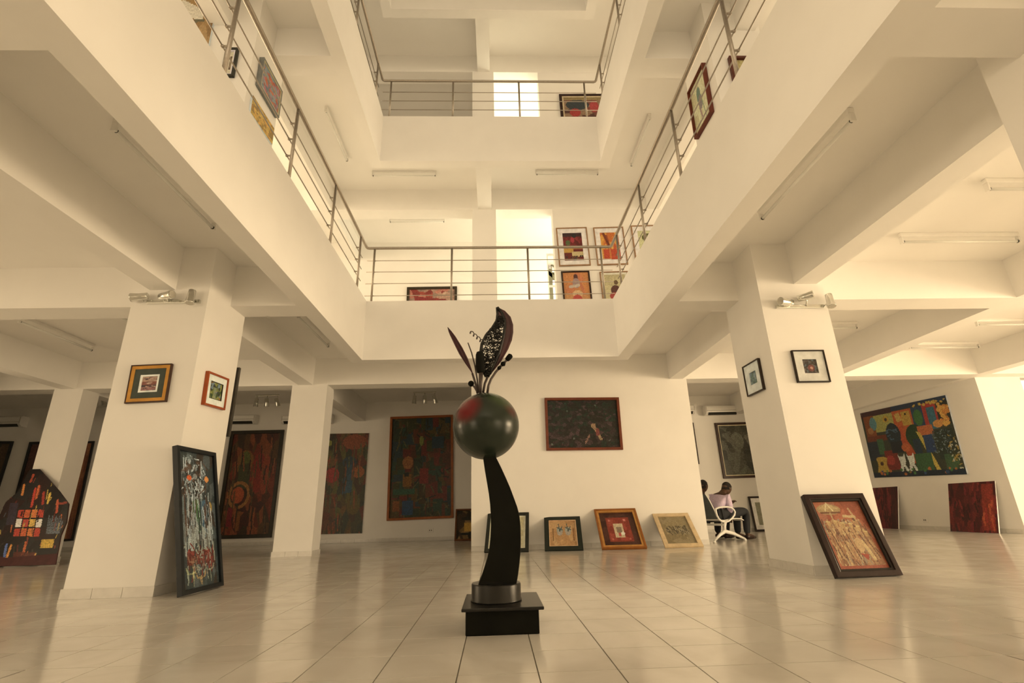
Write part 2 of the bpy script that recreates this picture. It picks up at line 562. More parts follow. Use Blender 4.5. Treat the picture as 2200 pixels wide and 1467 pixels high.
# ----------------------------------------------------------------- balcony railings
def railing(z, xl, xr, zr, rods, back_posts, side_posts, label, group):
    yb = YB + 0.135
    xl, xr = xl - 0.125, xr + 0.125
    t = thing('balcony_railing', (0, yb, z), label, 'railing', group)
    MB().tube([(xl, YN + .3, zr), (xl, yb - .06, zr), (xl + .02, yb - .02, zr), (xl + .06, yb, zr), (xr - .06, yb, zr), (xr - .02, yb - .02, zr), (xr, yb - .06, zr), (xr, YN + .3, zr)], 0.038, 12).build('top_rail', STEEL, t)

    def post(x, y, dx, dy):
        p = MB().tube([(x, y, z), (x, y, z + .02)], 0.055, 12).tube([(x, y, z), (x, y, zr - .03)], [0.029, 0.029], 12).tube([(x, y, zr - .12), (x, y, zr - .03)], [0.03, 0.014], 12).build('post', STEEL, t)
        for r in rods:
            MB().tube([(x, y, r), (x + dx * .085, y + dy * .085, r)], 0.016, 8).sphere((x + dx * .085, y + dy * .085, r), 0.026, 10, 6).build('rod_holder', STEEL, p)
    for x in back_posts:
        post(x, yb, 0, 1)
    for y in side_posts:
        post(xl, y, -1, 0)
        post(xr, y, 1, 0)
    for r in rods:
        MB().tube([(xl - .085, YN + .3, r), (xl - .085, yb - .1, r)], 0.0115, 8).build('rod', STEEL, t)
        MB().tube([(xr + .085, YN + .3, r), (xr + .085, yb - .1, r)], 0.0115, 8).build('rod', STEEL, t)
        MB().tube([(xl, yb + .085, r), (xr, yb + .085, r)], 0.0115, 8).build('rod', STEEL, t)
    return t


sp = [11.5, 9.35, 7.16, 5.04, 2.9, 0.76, -1.4, -3.5]
railing(Z1, XL, XR, 7.86, [7.523, 7.186, 6.84, 6.487], [-3.19, -1.1, 0.97, 2.99], sp, 'steel balcony railing around the first gallery, just above the sculpture', None)
railing(Z2, XL2, XR2, 13.72, [13.36, 13.02, 12.68, 12.40], [-3.05, -1.14, 0.9, 2.95], sp, 'steel balcony railing around the upper gallery, near the top of the photo', None)


# ----------------------------------------------------------------- ceiling tube lights
def tube_light(c, axis, z, label, length=2.16):
    """unlit fluorescent batten under the ceiling Z, centre C"""
    x, y = c
    t = thing('fluorescent_light', (x, y, z), label, 'light', 'unlit fluorescent battens')
    h = length / 2

    def B(a0, a1, b0, b1, z0, z1):
        return MB().box(x + a0, x + a1, y + b0, y + b1, z0, z1) if axis == 'X' else MB().box(x + b0, x + b1, y + a0, y + a1, z0, z1)

    def Pt(a, b, zz):
        return (x + a, y + b, zz) if axis == 'X' else (x + b, y + a, zz)
    B(-h, h, -.04, .04, z - .075, z).build('batten', WHITE_PLASTIC, t, bevel=.01)
    tb = MB().tube([Pt(-h + .05, 0, z - .165), Pt(h - .05, 0, z - .165)], 0.024, 12).build('tube', TUBE_GLASS, t)
    for s in (-1, 1):
        MB().tube([Pt(s * (h - .05), 0, z - .165), Pt(s * (h - .015), 0, z - .165)], 0.026, 12).build('tube_cap', DARK, tb)
        a0, a1 = sorted((s * (h - .03), s * h))
        B(a0, a1, -.035, .035, z - .2, z - .075).build('lamp_holder', WHITE_PLASTIC, t, bevel=.008)


def mid(p, q):
    return ((p[0] + q[0]) / 2, (p[1] + q[1]) / 2)


def lit(px0, py0, px1, py1, axis, z, label):
    a, b = on('Z', z - .13, px0, py0), on('Z', z - .13, px1, py1)
    tube_light(mid(a, b), axis, z, label, 2.16 if z == Zc else 2.05)


lit(245, 270, 460, 487, 'Y', Zc, 'long tube light on the ceiling above the left column, upper left')
lit(1830, 250, 1637, 467, 'Y', Zc, 'long tube light on the ceiling above the right column, upper right')
lit(645, 680, 703, 740, 'Y', Zc, 'tube light seen past the right edge of the left column')
lit(42, 690, 200, 748, 'Y', Zc, 'tube light on the dim ceiling at the far left, the longer in view')
tube_light((-8.25, 10.85), 'Y', Zc, 'tube light on the dim ceiling partly hidden by the left column')
tube_light((-6.62, 5.35), 'Y', Zc, 'tube light cut by the left edge of the photo')
lit(1940, 514, 2183, 516, 'X', Zc, 'bright white tube light right of the right column')
a = on('Z', Zc - .1, 2132, 398)
tube_light((a.x + .97, a.y), 'X', Zc, 'tube light cut by the right edge of the photo, highest on that side')
a = on('Z', Zc - .1, 1833, 699)
tube_light((a.x - .97, a.y), 'X', Zc, 'tube light partly hidden behind the right column')
a = on('Z', Zc - .1, 2095, 741)
tube_light((a.x - .97, a.y), 'X', Zc, 'faint tube light above the village painting')
a = on('Z', Zc - .1, 2105, 693)
tube_light((a.x + .97, a.y), 'X', Zc, 'tube light cut by the right edge of the photo, lowest on that side')
lit(799, 376, 938, 375, 'X', Zc2, 'tube light under the upper gallery, left of the short central beam')
lit(1150, 370, 1286, 376, 'X', Zc2, 'tube light under the upper gallery, right of the short central beam')
lit(693, 232, 752, 347, 'Y', Zc2, 'tube light on the first gallery ceiling along its left side')
lit(1398, 245, 1355, 360, 'Y', Zc2, 'tube light on the first gallery ceiling along its right side')
lit(836, 476, 957, 474, 'X', Zc2, 'small tube light deep inside the first gallery on the left')


# ----------------------------------------------------------------- spotlight bars
def spot_bar(a, b, nrm, heads, label, k=1.0):
    """chrome bar from A to B fixed on a surface with outward normal NRM; HEADS = [(fraction, aim, offset)]"""
    a, b, nrm = Vector(a), Vector(b), Vector(nrm)
    c = (a + b) / 2
    t = thing('spotlight_bar', c, label, 'spotlight', 'spotlight bars with three heads')
    d = (b - a).normalized()
    w = d.cross(nrm).normalized()
    MB().obox(a - w * .03 * k, b - a, w * .06 * k, nrm * .045 * k).build('bar', CHROME, t, bevel=.006)
    for fr, aim, off in heads:
        p = a.lerp(b, fr) + nrm * .045 * k
        q = p + Vector(off) * k
        aim = Vector(aim).normalized()
        MB().tube([p, p.lerp(q, .5) + nrm * .02 * k, q], 0.012 * k, 8).build('arm', CHROME, t)
        h = MB().tube([q - aim * .13 * k, q - aim * .12 * k, q + aim * .02 * k, q + aim * .11 * k, q + aim * .12 * k], [0.04 * k, 0.056 * k, 0.060 * k, 0.072 * k, 0.074 * k], 16).build('spot_head', CHROME, t)
        MB().tube([q + aim * .115 * k, q + aim * .124 * k], 0.058 * k, 16).build('lens', mat('spot_lens', (0.5, 0.48, 0.42), 0.1, noise=.05, scale=30), h)


A, B_ = on('Y', cY, 318, 650), on('Y', cY, 432, 649)
spot_bar((A.x, cY, A.z), (B_.x, cY, A.z), (0, -1, 0), [(-.05, (-1, -.1, -.15), (-.04, -.06, .06)), (.42, (.95, -.3, .05), (.0, -.08, .07)), (.86, (.05, -.15, -1), (.02, -.08, .04))],
         'chrome three-head spotlight bar high on the left column')
A, B_ = on('Y', cY, 1666, 660), on('Y', cY, 1768, 660)
spot_bar((A.x, cY, A.z), (B_.x, cY, A.z), (0, -1, 0), [(.13, (-1, -.25, .02), (.02, -.07, .05)), (.62, (.75, -.65, .05), (-.03, -.08, .14)), (1.0, (-.12, -.2, -1), (.06, -.08, .06))],
         'chrome three-head spotlight bar high on the right column')
for (p0, p1, lab) in (((550, 848), (602, 848), 'three-head spotlight bar on the dim ceiling left of the rear column'), ((888, 842), (938, 842), 'three-head spotlight bar on the dim ceiling behind the sculpture'), ((188, 845), (232, 845), 'three-head spotlight bar on the dim ceiling between far left column and left column')):
    A, B_ = on('Z', Zc, *p0), on('Z', Zc, *p1)
    spot_bar((A.x, A.y, Zc), (B_.x, A.y, Zc), (0, 0, -1), [(.06, (-.1, .2, -1), (0, 0, -.2)), (.5, (0, .3, -1), (0, 0, -.2)), (.94, (.25, .3, -1), (0, 0, -.2))], lab, 1.25)


# ----------------------------------------------------------------- air conditioners
def air_con(x0, x1, z0, z1, label):
    y = YK
    t = thing('air_conditioner', ((x0 + x1) / 2, y, z0), label, 'air conditioner', 'wall air conditioners')
    d = .36
    prof = [(0, z0), (-.26, z0), (-d, z0 + .1), (-d, z1 - .05), (-d + .06, z1), (0, z1)]
    MB().prism([(x0, y + p, q) for p, q in prof], (x1 - x0, 0, 0)).build('body', WHITE_PLASTIC, t, bevel=.012)
    MB().obox((x0 + .1, y - .262, z0 - .004), (x1 - x0 - .2, 0, 0), (0, -.095, .095), (0, -.006, -.006)).build('louvre', DARK, t)
    MB().box(x0 + .04, x1 - .04, y - d - .006, y - d + .002, z0 + .16, z0 + .175).build('grille_line', mat('grey_line', (.35, .34, .32), .5, noise=.05), t)
    for e in (x0 + .015, x1 - .045):
        MB().box(e, e + .03, y - d - .004, y - d + .003, z0 + .11, z1 - .06).build('side_trim', mat('warm_grey_trim', (.5, .48, .44), .4, noise=.05), t)


def ac_px(px0, px1, pyt, pyb, label, w=None, flip=False):
    a, b = on('Y', YK - .3, px0, pyb), on('Y', YK - .3, px1, pyt)
    x0, x1 = (a.x, b.x) if w is None else ((a.x, a.x + w) if not flip else (b.x - w, b.x))
    air_con(x0, x1, a.z, min(b.z, Zc - .08), label)


ac_px(1517, 1600, 869, 891, 'white air conditioner above the black and white photograph', 1.4)
ac_px(1400, 1491, 869, 890, 'air conditioner mostly hidden by the edge of the middle wall', 2.1, True)
ac_px(455, 550, 890, 911, 'air conditioner above the tall red painting beside the left column', 2.0, True)
ac_px(604, 690, 890, 910, 'air conditioner partly hidden by the rear column', 2.0)
ac_px(-30, 50, 893, 917, 'air conditioner at the left edge of the photo', 2.0, True)
ac_px(163, 187, 893, 917, 'air conditioner glimpsed right of the far left column', 1.3, True)

# ----------------------------------------------------------------- wall sockets
for q, ax, lab in (((925, 1139), 'Y', 'small white wall socket under the large painting behind the sculpture'), ((1988, 1117), 'X', 'small white wall socket between the two red canvases'), ((1937, 902), None, None)):
    if ax == 'Y':
        p = on('Y', YK, *q)
        o = MB().box(p.x - .12, p.x + .12, YK - .02, YK - .001, p.z - .08, p.z + .08).build('wall_socket', WHITE_PLASTIC, bevel=.008)
        MB().box(p.x - .05, p.x - .02, YK - .026, YK - .019, p.z - .02, p.z + .02).box(p.x + .02, p.x + .05, YK - .026, YK - .019, p.z - .02, p.z + .02).build('socket_slots', DARK, o)
    elif ax == 'X':
        p = on('X', XS, *q)
        o = MB().box(XS - .02, XS - .001, p.y - .12, p.y + .12, p.z - .08, p.z + .08).build('wall_socket', WHITE_PLASTIC, bevel=.008)
        MB().box(XS - .026, XS - .019, p.y - .05, p.y - .02, p.z - .02, p.z + .02).box(XS - .026, XS - .019, p.y + .02, p.y + .05, p.z - .02, p.z + .02).build('socket_slots', DARK, o)
    if ax:
        tag(o, lab, 'socket')

# ----------------------------------------------------------------- pictures
ART = bpy.data.materials.new('oil_paint')
ART.use_nodes = True
_nt = ART.node_tree
_b = _nt.nodes['Principled BSDF']
_ca = _nt.nodes.new('ShaderNodeVertexColor')
_ca.layer_name = 'paint'
_b.inputs['Roughness'].default_value = 0.42
_b.inputs['Specular IOR Level'].default_value = 0.35
_tx = _nt.nodes.new('ShaderNodeTexCoord')
_nz = _nt.nodes.new('ShaderNodeTexNoise')
_nz.inputs['Scale'].default_value = 30
_mx = _nt.nodes.new('ShaderNodeMix')
_mx.data_type = 'RGBA'
_mx.blend_type = 'MULTIPLY'
_mx.inputs[0].default_value = 1.0
_mr = _nt.nodes.new('ShaderNodeMapRange')
_mr.inputs[3].default_value, _mr.inputs[4].default_value = 0.7, 1.25
_nt.links.new(_tx.outputs['Object'], _nz.inputs['Vector'])
_nt.links.new(_nz.outputs['Fac'], _mr.inputs[0])
_nt.links.new(_ca.outputs['Color'], _mx.inputs[6])
_nt.links.new(_mr.outputs[0], _mx.inputs[7])
_nt.links.new(_mx.outputs[2], _b.inputs['Base Color'])
_bp = _nt.nodes.new('ShaderNodeBump')
_bp.inputs['Strength'].default_value = 0.25
_bp.inputs['Distance'].default_value = 0.002
_nt.links.new(_nz.outputs['Fac'], _bp.inputs['Height'])
_nt.links.new(_bp.outputs['Normal'], _b.inputs['Normal'])


class Art:
    """a small procedural canvas: colours as they read in the photo, x and y from 0 to 1, y downwards"""

    def __init__(s, nx, ny, base, seed=1):
        s.a = np.zeros((ny, nx, 3)) + np.array(base, float)
        s.x, s.y = np.meshgrid((np.arange(nx) + .5) / nx, (np.arange(ny) + .5) / ny)
        s.r = np.random.RandomState(seed)

    def put(s, mask, c, k=1.0):
        s.a[mask] = s.a[mask] * (1 - k) + np.array(c, float) * k
        return s

    def rect(s, x0, y0, x1, y1, c, k=1.0):
        return s.put((s.x >= x0) & (s.x < x1) & (s.y >= y0) & (s.y < y1), c, k)

    def ell(s, cx, cy, rx, ry, c, k=1.0):
        return s.put(((s.x - cx) / rx) ** 2 + ((s.y - cy) / ry) ** 2 < 1, c, k)

    def ring(s, cx, cy, rx, ry, w, c, k=1.0):
        q = np.sqrt(((s.x - cx) / rx) ** 2 + ((s.y - cy) / ry) ** 2)
        return s.put(abs(q - 1) < w, c, k)

    def poly(s, pts, c, k=1.0):
        inside = np.zeros(s.x.shape, bool)
        n = len(pts)
        for i in range(n):
            (xa, ya), (xb, yb) = pts[i], pts[(i + 1) % n]
            cond = ((ya > s.y) != (yb > s.y))
            xi = (xb - xa) * (s.y - ya) / ((yb - ya) or 1e-9) + xa
            inside ^= cond & (s.x < xi)
        return s.put(inside, c, k)

    def line(s, pts, w, c, k=1.0):
        m = np.zeros(s.x.shape, bool)
        asp = s.a.shape[0] / s.a.shape[1]
        for (xa, ya), (xb, yb) in zip(pts[:-1], pts[1:]):
            dx, dy = xb - xa, (yb - ya) * asp
            t = np.clip(((s.x - xa) * dx + (s.y - ya) * asp * dy) / (dx * dx + dy * dy + 1e-9), 0, 1)
            m |= np.hypot(s.x - xa - t * dx, (s.y - ya) * asp - t * dy) < w
        return s.put(m, c, k)

    def cells(s, n, pal, k=1.0, box=(0, 0, 1, 1), stretch=(1, 1)):
        """irregular patches of colour"""
        px, py = box[0] + s.r.rand(n) * (box[2] - box[0]), box[1] + s.r.rand(n) * (box[3] - box[1])
        d = ((s.x[..., None] - px) / stretch[0]) ** 2 + ((s.y[..., None] - py) / stretch[1]) ** 2
        idx = d.argmin(-1)
        cs = np.array(pal, float)[s.r.randint(0, len(pal), n)]
        m = (s.x >= box[0]) & (s.x < box[2]) & (s.y >= box[1]) & (s.y < box[3])
        s.a[m] = s.a[m] * (1 - k) + cs[idx][m] * k
        return s

    def blocks(s, n, pal, lo, hi, box=(0, 0, 1, 1), k=1.0):
        for _ in range(n):
            w, h = s.r.uniform(lo, hi, 2)
            x, y = s.r.uniform(box[0], box[2]), s.r.uniform(box[1], box[3])
            s.rect(max(x - w, box[0]), max(y - h, box[1]), min(x + w, box[2]), min(y + h, box[3]), pal[s.r.randint(len(pal))], k)
        return s

    def dots(s, n, pal, r, box=(0, 0, 1, 1), k=1.0):
        asp = s.a.shape[1] / s.a.shape[0]
        for _ in range(n):
            x, y = s.r.uniform(box[0], box[2]), s.r.uniform(box[1], box[3])
            q = r * s.r.uniform(.6, 1.3)
            s.ell(x, y, q, q * asp, pal[s.r.randint(len(pal))], k)
        return s

    def strokes(s, n, pal, ln, w, box=(0, 0, 1, 1), ang=None, k=1.0):
        for _ in range(n):
            x, y = s.r.uniform(box[0], box[2]), s.r.uniform(box[1], box[3])
            th = s.r.uniform(0, 3.14) if ang is None else ang + s.r.uniform(-.35, .35)
            s.line([(x, y), (x + ln * math.cos(th) * s.r.uniform(.5, 1), y + ln * math.sin(th) * s.r.uniform(.5, 1))], w, pal[s.r.randint(len(pal))], k)
        return s

    def rough(s, amt):
        s.a *= (1 + amt * (s.r.rand(*s.x.shape) - .5))[..., None]
        return s


def canvas_mesh(name, art, o, ux, uy, ref, parent, origin, mask=None):
    """grid of coloured faces spanning UX, UY from the top-left corner O"""
    a = art.a
    ny, nx = a.shape[:2]
    o, ux, uy = Vector(o), Vector(ux), Vector(uy)
    pts = np.zeros((ny + 1, nx + 1, 3))
    for i, v in enumerate((o - Vector(origin))):
        pts[..., i] = v + (np.arange(nx + 1) / nx)[None, :] * ux[i] + (np.arange(ny + 1) / ny)[:, None] * uy[i]
    pts *= U
    me = bpy.data.meshes.new(name)
    idx = np.arange((nx + 1) * (ny + 1)).reshape(ny + 1, nx + 1)
    fs = np.stack([idx[:-1, :-1], idx[1:, :-1], idx[1:, 1:], idx[:-1, 1:]], -1).reshape(-1, 4)
    fc = a.reshape(-1, 3)
    if mask is not None:
        keep = mask.reshape(-1)
        fs, fc = fs[keep], fc[keep]
    me.from_pydata(pts.reshape(-1, 3).tolist(), [], fs.tolist())
    srgb = np.clip(fc, 0, 255) / 255
    ln_ = np.where(srgb <= .04045, srgb / 12.92, ((srgb + .055) / 1.055) ** 2.4)
    alb_ = ln_ / np.array(L3(ref)) * 0.62 * np.array((1.0, .94, .72))
    alb_ = np.clip(alb_ * .86 + alb_.mean(1, keepdims=True) * .14, .004, .92)
    ca = me.color_attributes.new('paint', 'FLOAT_COLOR', 'CORNER')
    buf = np.ones((len(fs), 4, 4), np.float32)
    buf[..., :3] = alb_[:, None, :]
    ca.data.foreach_set('color', buf.ravel())
    me.materials.append(ART)
    ob = bpy.data.objects.new(name, me)
    link(ob, parent, origin)
    return ob


def fmat(rgb, ref, rough=.4):
    return mat('frame_%d_%d_%d' % tuple(int(v) for v in rgb) + '_%d' % int(ref[0]), alb(rgb, ref, .7), rough, noise=.15, scale=12, spec=.25)


def picture(name, label, corners, plane, rings, art, ref, cat='painting', group=None, depth=.03, proud=0.0):
    """corners TL,TR,BR,BL in pixels. plane ('Y',v) / ('X',v) hung flat, or ('lean','Y'|'X',v): top edge on the wall, foot on the floor.
    rings, outside in: (width, thickness, colour, part name)"""
    if plane[0] == 'lean':
        tl, tr = [on(plane[1], plane[2], *c) for c in corners[:2]]
        br, bl = [on('Z', 0.0, *c) for c in corners[2:]]
    else:
        tl, tr, br, bl = [on(plane[0], plane[1], *c) for c in corners]
    c0 = (tl + tr + br + bl) / 4
    ex = ((tr - tl) + (br - bl)) / 2
    W = ex.length
    ex.normalize()
    ey = ((bl - tl) + (br - tr)) / 2
    ey -= ex * ey.dot(ex)
    H = ey.length
    ey.normalize()
    n = ex.cross(ey)
    if n.dot(Vector((0, 0, 1)) - c0) < 0:
        n = -n
    total = max([r[1] for r in rings] + [depth])
    if plane[0] == 'lean':
        # the seen corners are those of the front face: its back rests on the wall, its foot on the floor
        ex = Vector((ex.x, ex.y, 0)).normalized()
        ey = (ey - ex * ey.dot(ex)).normalized()
        n = ex.cross(ey)
        if n.dot(Vector((0, 0, 1)) - c0) < 0: n = -n
        base = (br + bl) / 2
        base.z = 0.004 + max(0.0, -n.z) * 0
        c0 = base - ey * (H / 2)
        back = c0 + n * 0.0
        low = min((c0 + ey * (H / 2)).z, (c0 + ey * (H / 2) + n * total).z)
        c0 = c0 - Vector((0, 0, low - 0.002))
        # slide off the wall until the top back edge just touches it
        k = 'XYZ'.index(plane[1])
        top = c0 - ey * (H / 2)
        s = 1 if n[k] > 0 else -1
        c0[k] += plane[2] + s * .003 - top[k]
    else:
        c0 = c0 + n * (.002 + proud)
    foot = c0 + ey * (H / 2)
    t = thing(name, foot, label, cat, group)
    hw, hh = W / 2, H / 2
    MB().obox(c0 - ex * hw * .98 - ey * hh * .98, ex * W * .98, ey * H * .98, n * min(depth * .5, .02)).build('backing', fmat((70, 52, 35), ref, .7), t)
    for (w, th, rgb, pn) in rings:
        m = MB()
        iw, ih = hw - w, hh - w
        P = lambda x, y, z: c0 + ex * x + ey * y + n * z
        o4 = [(-hw, -hh), (hw, -hh), (hw, hh), (-hw, hh)]
        i4 = [(-iw, -ih), (iw, -ih), (iw, ih), (-iw, ih)]
        vs = [P(*q, .0) for q in o4] + [P(*q, th) for q in o4] + [P(*q, th) for q in i4] + [P(*q, .0) for q in i4]
        fs = []
        for i in range(4):
            j = (i + 1) % 4
            fs += [(i, j, 4 + j, 4 + i), (4 + i, 4 + j, 8 + j, 8 + i), (8 + i, 8 + j, 12 + j, 12 + i), (12 + i, 12 + j, j, i)]
        m.add(vs, fs)
        m.build(pn, fmat(rgb, ref, .35 if pn == 'frame' else .8), t, bevel=.006 if pn == 'frame' else 0)
        hw, hh = iw, ih
    if not rings:
        MB().obox(c0 - ex * hw - ey * hh, ex * W, ey * H, n * (depth - .002)).build('stretcher', fmat((205, 190, 160), ref, .7), t)
    dz = depth * .6 if rings else depth
    canvas_mesh('canvas', art, c0 - ex * hw - ey * hh + n * dz, ex * hw * 2, ey * hh * 2, ref, t, WO[t.name])
    return t


R_CEN, R_LCOL, R_RCOL, R_LBACK, R_RBACK, R_L1 = (212, 182, 142), (198, 172, 136), (236, 212, 174), (146, 124, 92), (172, 150, 116), (222, 194, 150)

# --- left column
A_ = Art(40, 34, (150, 90, 70), 3)
A_.rect(0, 0, 1, .35, (170, 125, 100)).rect(0, .35, 1, .6, (135, 70, 55)).rect(0, .6, 1, .75, (70, 50, 50)).rect(0, .75, 1, 1, (150, 95, 85)).strokes(25, [(110, 60, 50), (180, 140, 115), (60, 45, 45)], .3, .02, ang=0).rough(.2)
picture('framed_picture', 'small reddish landscape in an ochre frame on the left column front', [(284.6, 787), (370.8, 781.4), (363, 864.6), (272.7, 867.3)], ('Y', cY),
        [(.022, .05, (60, 34, 18), 'frame'), (.05, .045, (176, 112, 40), 'frame_moulding'), (.095, .035, (66, 62, 44), 'outer_mount'), (.028, .034, (214, 196, 172), 'inner_mount')], A_, R_LCOL)
A_ = Art(34, 44, (110, 110, 50), 4)
A_.cells(40, [(120, 120, 50), (150, 140, 60), (70, 85, 45), (60, 60, 50), (120, 130, 130), (160, 110, 50)]).rect(.35, .3, .6, 1, (150, 150, 140), .5).rough(.2)
picture('framed_picture', 'small green-yellow picture in a red-brown frame on the left column side', [(443, 796.7), (486.7, 814.5), (475.5, 881), (429.4, 869)], ('X', cLb),
        [(.035, .06, (150, 62, 22), 'frame'), (.10, .04, (224, 208, 160), 'mount'), (.008, .042, (60, 50, 35), 'inner_line')], A_, R_CEN, depth=.04)
A_ = Art(70, 190, (58, 62, 58), 5)
g = [(150, 152, 148), (180, 182, 178), (110, 118, 115), (90, 60, 45), (40, 46, 46)]
A_.cells(120, [(66, 72, 70), (52, 58, 56), (80, 84, 82), (60, 48, 40)])
A_.strokes(130, g, .16, .012, (.1, .02, .75, .42)).dots(30, g, .05, (.1, .03, .6, .2), .7)
A_.ell(.28, .2, .07, .02, (220, 90, 30)).ell(.78, .2, .06, .025, (230, 140, 60))
A_.poly([(.32, .38), (.5, .36), (.62, .6), (.45, .62)], (70, 110, 60)).poly([(.55, .38), (.75, .36), (.82, .62), (.62, .66)], (58, 92, 110)).ell(.85, .42, .05, .04, (170, 130, 50))
A_.strokes(90, g, .2, .014, (.08, .3, .9, .56), 1.5, .8).strokes(40, [(150, 150, 140), (110, 105, 95)], .12, .02, (.1, .54, .8, .68), 1.5)
A_.rect(.15, .74, .9, .84, (120, 40, 30), .8).strokes(50, [(130, 50, 40), (90, 30, 25), (140, 140, 120), (60, 66, 62)], .14, .014, (.1, .68, .9, .86))
for (x, y, c) in ((.25, .88, (190, 180, 120)), (.5, .92, (200, 150, 80)), (.75, .87, (170, 165, 130)), (.45, .86, (150, 150, 130)), (.3, .8, (150, 110, 80)), (.6, .8, (120, 60, 50))):
    A_.line([(x - .14, y - .02), (x - .1, y + .015), (x, y + .022), (x + .09, y + .012), (x + .12, y - .018)], .016, c, .75).strokes(5, [c, (60, 62, 54)], .1, .01, (x - .1, y - .03, x + .08, y + .02), 1.2, .7)
A_.rough(.3)
picture('leaning_painting', 'tall narrow grey-green figure painting in a black frame leaning on the left column', [(393.5, 964.5), (477, 978), (467, 1261.5), (381, 1283.5)], ('lean', 'X', cLb),
        [(.065, .08, (26, 25, 20), 'frame')], A_, (212, 186, 148), depth=.07)
# picture on the rear face of the left column: only its dark edge shows
A_ = Art(20, 30, (60, 50, 40), 6).cells(40, [(60, 50, 40), (80, 66, 48), (40, 36, 30)])
_t = on('Y', cYb + .06, 509, 790); _bz = on('Y', cYb + .06, 487, 938)
t = thing('framed_picture', (cLb - .3, cYb + .04, _bz.z), 'dark frame edge sticking out behind the left column', 'painting')
MB().box(cLb - .62, cLb + .035, cYb + .03, cYb + .09, _bz.z, _t.z).build('frame', fmat((58, 46, 30), R_LCOL), t, bevel=.006)
MB().box(cLb - .56, cLb - .03, cYb + .088, cYb + .096, _bz.z + .06, _t.z - .06).build('canvas', fmat((90, 70, 48), R_LCOL), t)
MB().box(cLb - .4, cLb - .2, cYb + .002, cYb + .03, _t.z - .3, _t.z - .2).build('hanger', fmat((58, 46, 30), R_LCOL), t)

# --- right column
A_ = Art(34, 40, (130, 135, 130), 7)
A_.cells(35, [(140, 150, 150), (110, 125, 130), (95, 100, 95), (150, 155, 145), (100, 120, 100)]).strokes(10, [(70, 85, 95), (90, 110, 90)], .3, .03).rough(.15)
picture('framed_picture', 'small blue-grey print in a thin black frame on the right column side', [(1596.6, 789.5), (1631.3, 770), (1647.4, 835.3), (1613.5, 852)], ('X', cRa),
        [(.022, .05, (52, 36, 22), 'frame'), (.15, .03, (222, 202, 165), 'mount')], A_, (216, 188, 150))
A_ = Art(40, 40, (80, 62, 52), 8)
A_.cells(90, [(92, 76, 64), (70, 56, 48), (104, 92, 80), (60, 50, 46), (90, 100, 100)]).ell(.55, .62, .24, .24, (140, 60, 48), .8).ell(.58, .62, .1, .1, (205, 140, 115)).rough(.3)
picture('framed_picture', 'small dark print with a red centre, black frame, on the right column', [(1697.8, 753.7), (1767.3, 753), (1781, 821.8), (1710.7, 823)], ('Y', cY),
        [(.022, .05, (44, 30, 16), 'frame'), (.135, .03, (226, 206, 168), 'mount')], A_, R_RCOL)
A_ = Art(100, 120, (168, 84, 52), 9)
A_.cells(40, [(170, 82, 50), (160, 74, 46), (182, 96, 60), (176, 100, 70)])
tan = [(196, 150, 96), (178, 128, 82), (208, 168, 112), (150, 96, 62), (120, 76, 54), (160, 132, 104)]
A_.poly([(.05, .36), (.2, .3), (.5, .33), (.8, .3), (.92, .5), (.97, .95), (.08, .96)], (172, 118, 76), .8)
A_.strokes(330, tan, .12, .012, (.06, .27, .9, .94), 1.45).dots(60, tan, .025, (.1, .28, .85, .5))
for (x, y, h) in ((.18, .34, .5), (.33, .33, .5), (.47, .36, .5), (.62, .38, .48), (.75, .42, .42), (.86, .5, .35)):
    A_.ell(x, y, .036, .042, (196, 150, 92)).line([(x - .03, y - .035), (x + .03, y - .03)], .014, (212, 176, 112)).line([(x, y + .06), (x + .02, y + h)], .03, (190, 140, 92), .6).line([(x - .03, y + .1), (x + .05, y + h)], .008, (104, 62, 44))
A_.ell(.3, .12, .25, .085, (176, 138, 88)).poly([(.07, .12), (.3, .015), (.53, .12)], (198, 160, 104)).line([(.3, .02), (.22, .14)], .012, (226, 196, 140)).line([(.3, .02), (.38, .14)], .012, (226, 196, 140)).rect(.1, .16, .52, .18, (120, 70, 44)).rect(.29, .17, .32, .3, (190, 150, 100))
A_.line([(.72, .12), (.78, .3)], .02, (196, 150, 100)).line([(.55, .23), (.78, .24)], .025, (206, 168, 112)).line([(.7, .62), (.8, .86)], .035, (216, 176, 116)).ell(.62, .66, .08, .1, (206, 160, 106)).poly([(.55, .78), (.72, .8), (.66, .88)], (176, 62, 40))
A_.rect(0, .95, 1, 1, (172, 74, 44)).rough(.2)
picture('leaning_painting', 'orange-red relief of robed figures under a parasol, dark frame, leaning on the right column', [(1742.5, 1067), (1870, 1062.5), (1931.8, 1238.7), (1794, 1244.7)], ('lean', 'Y', cY),
        [(.075, .09, (46, 27, 19), 'frame'), (.03, .07, (50, 40, 28), 'frame_lip')], A_, R_RCOL, depth=.06)
_fb = fmat((46, 27, 19), R_RCOL).node_tree.nodes['Principled BSDF']
_fb.inputs['Roughness'].default_value = .18
_fb.inputs['Specular IOR Level'].default_value = .3

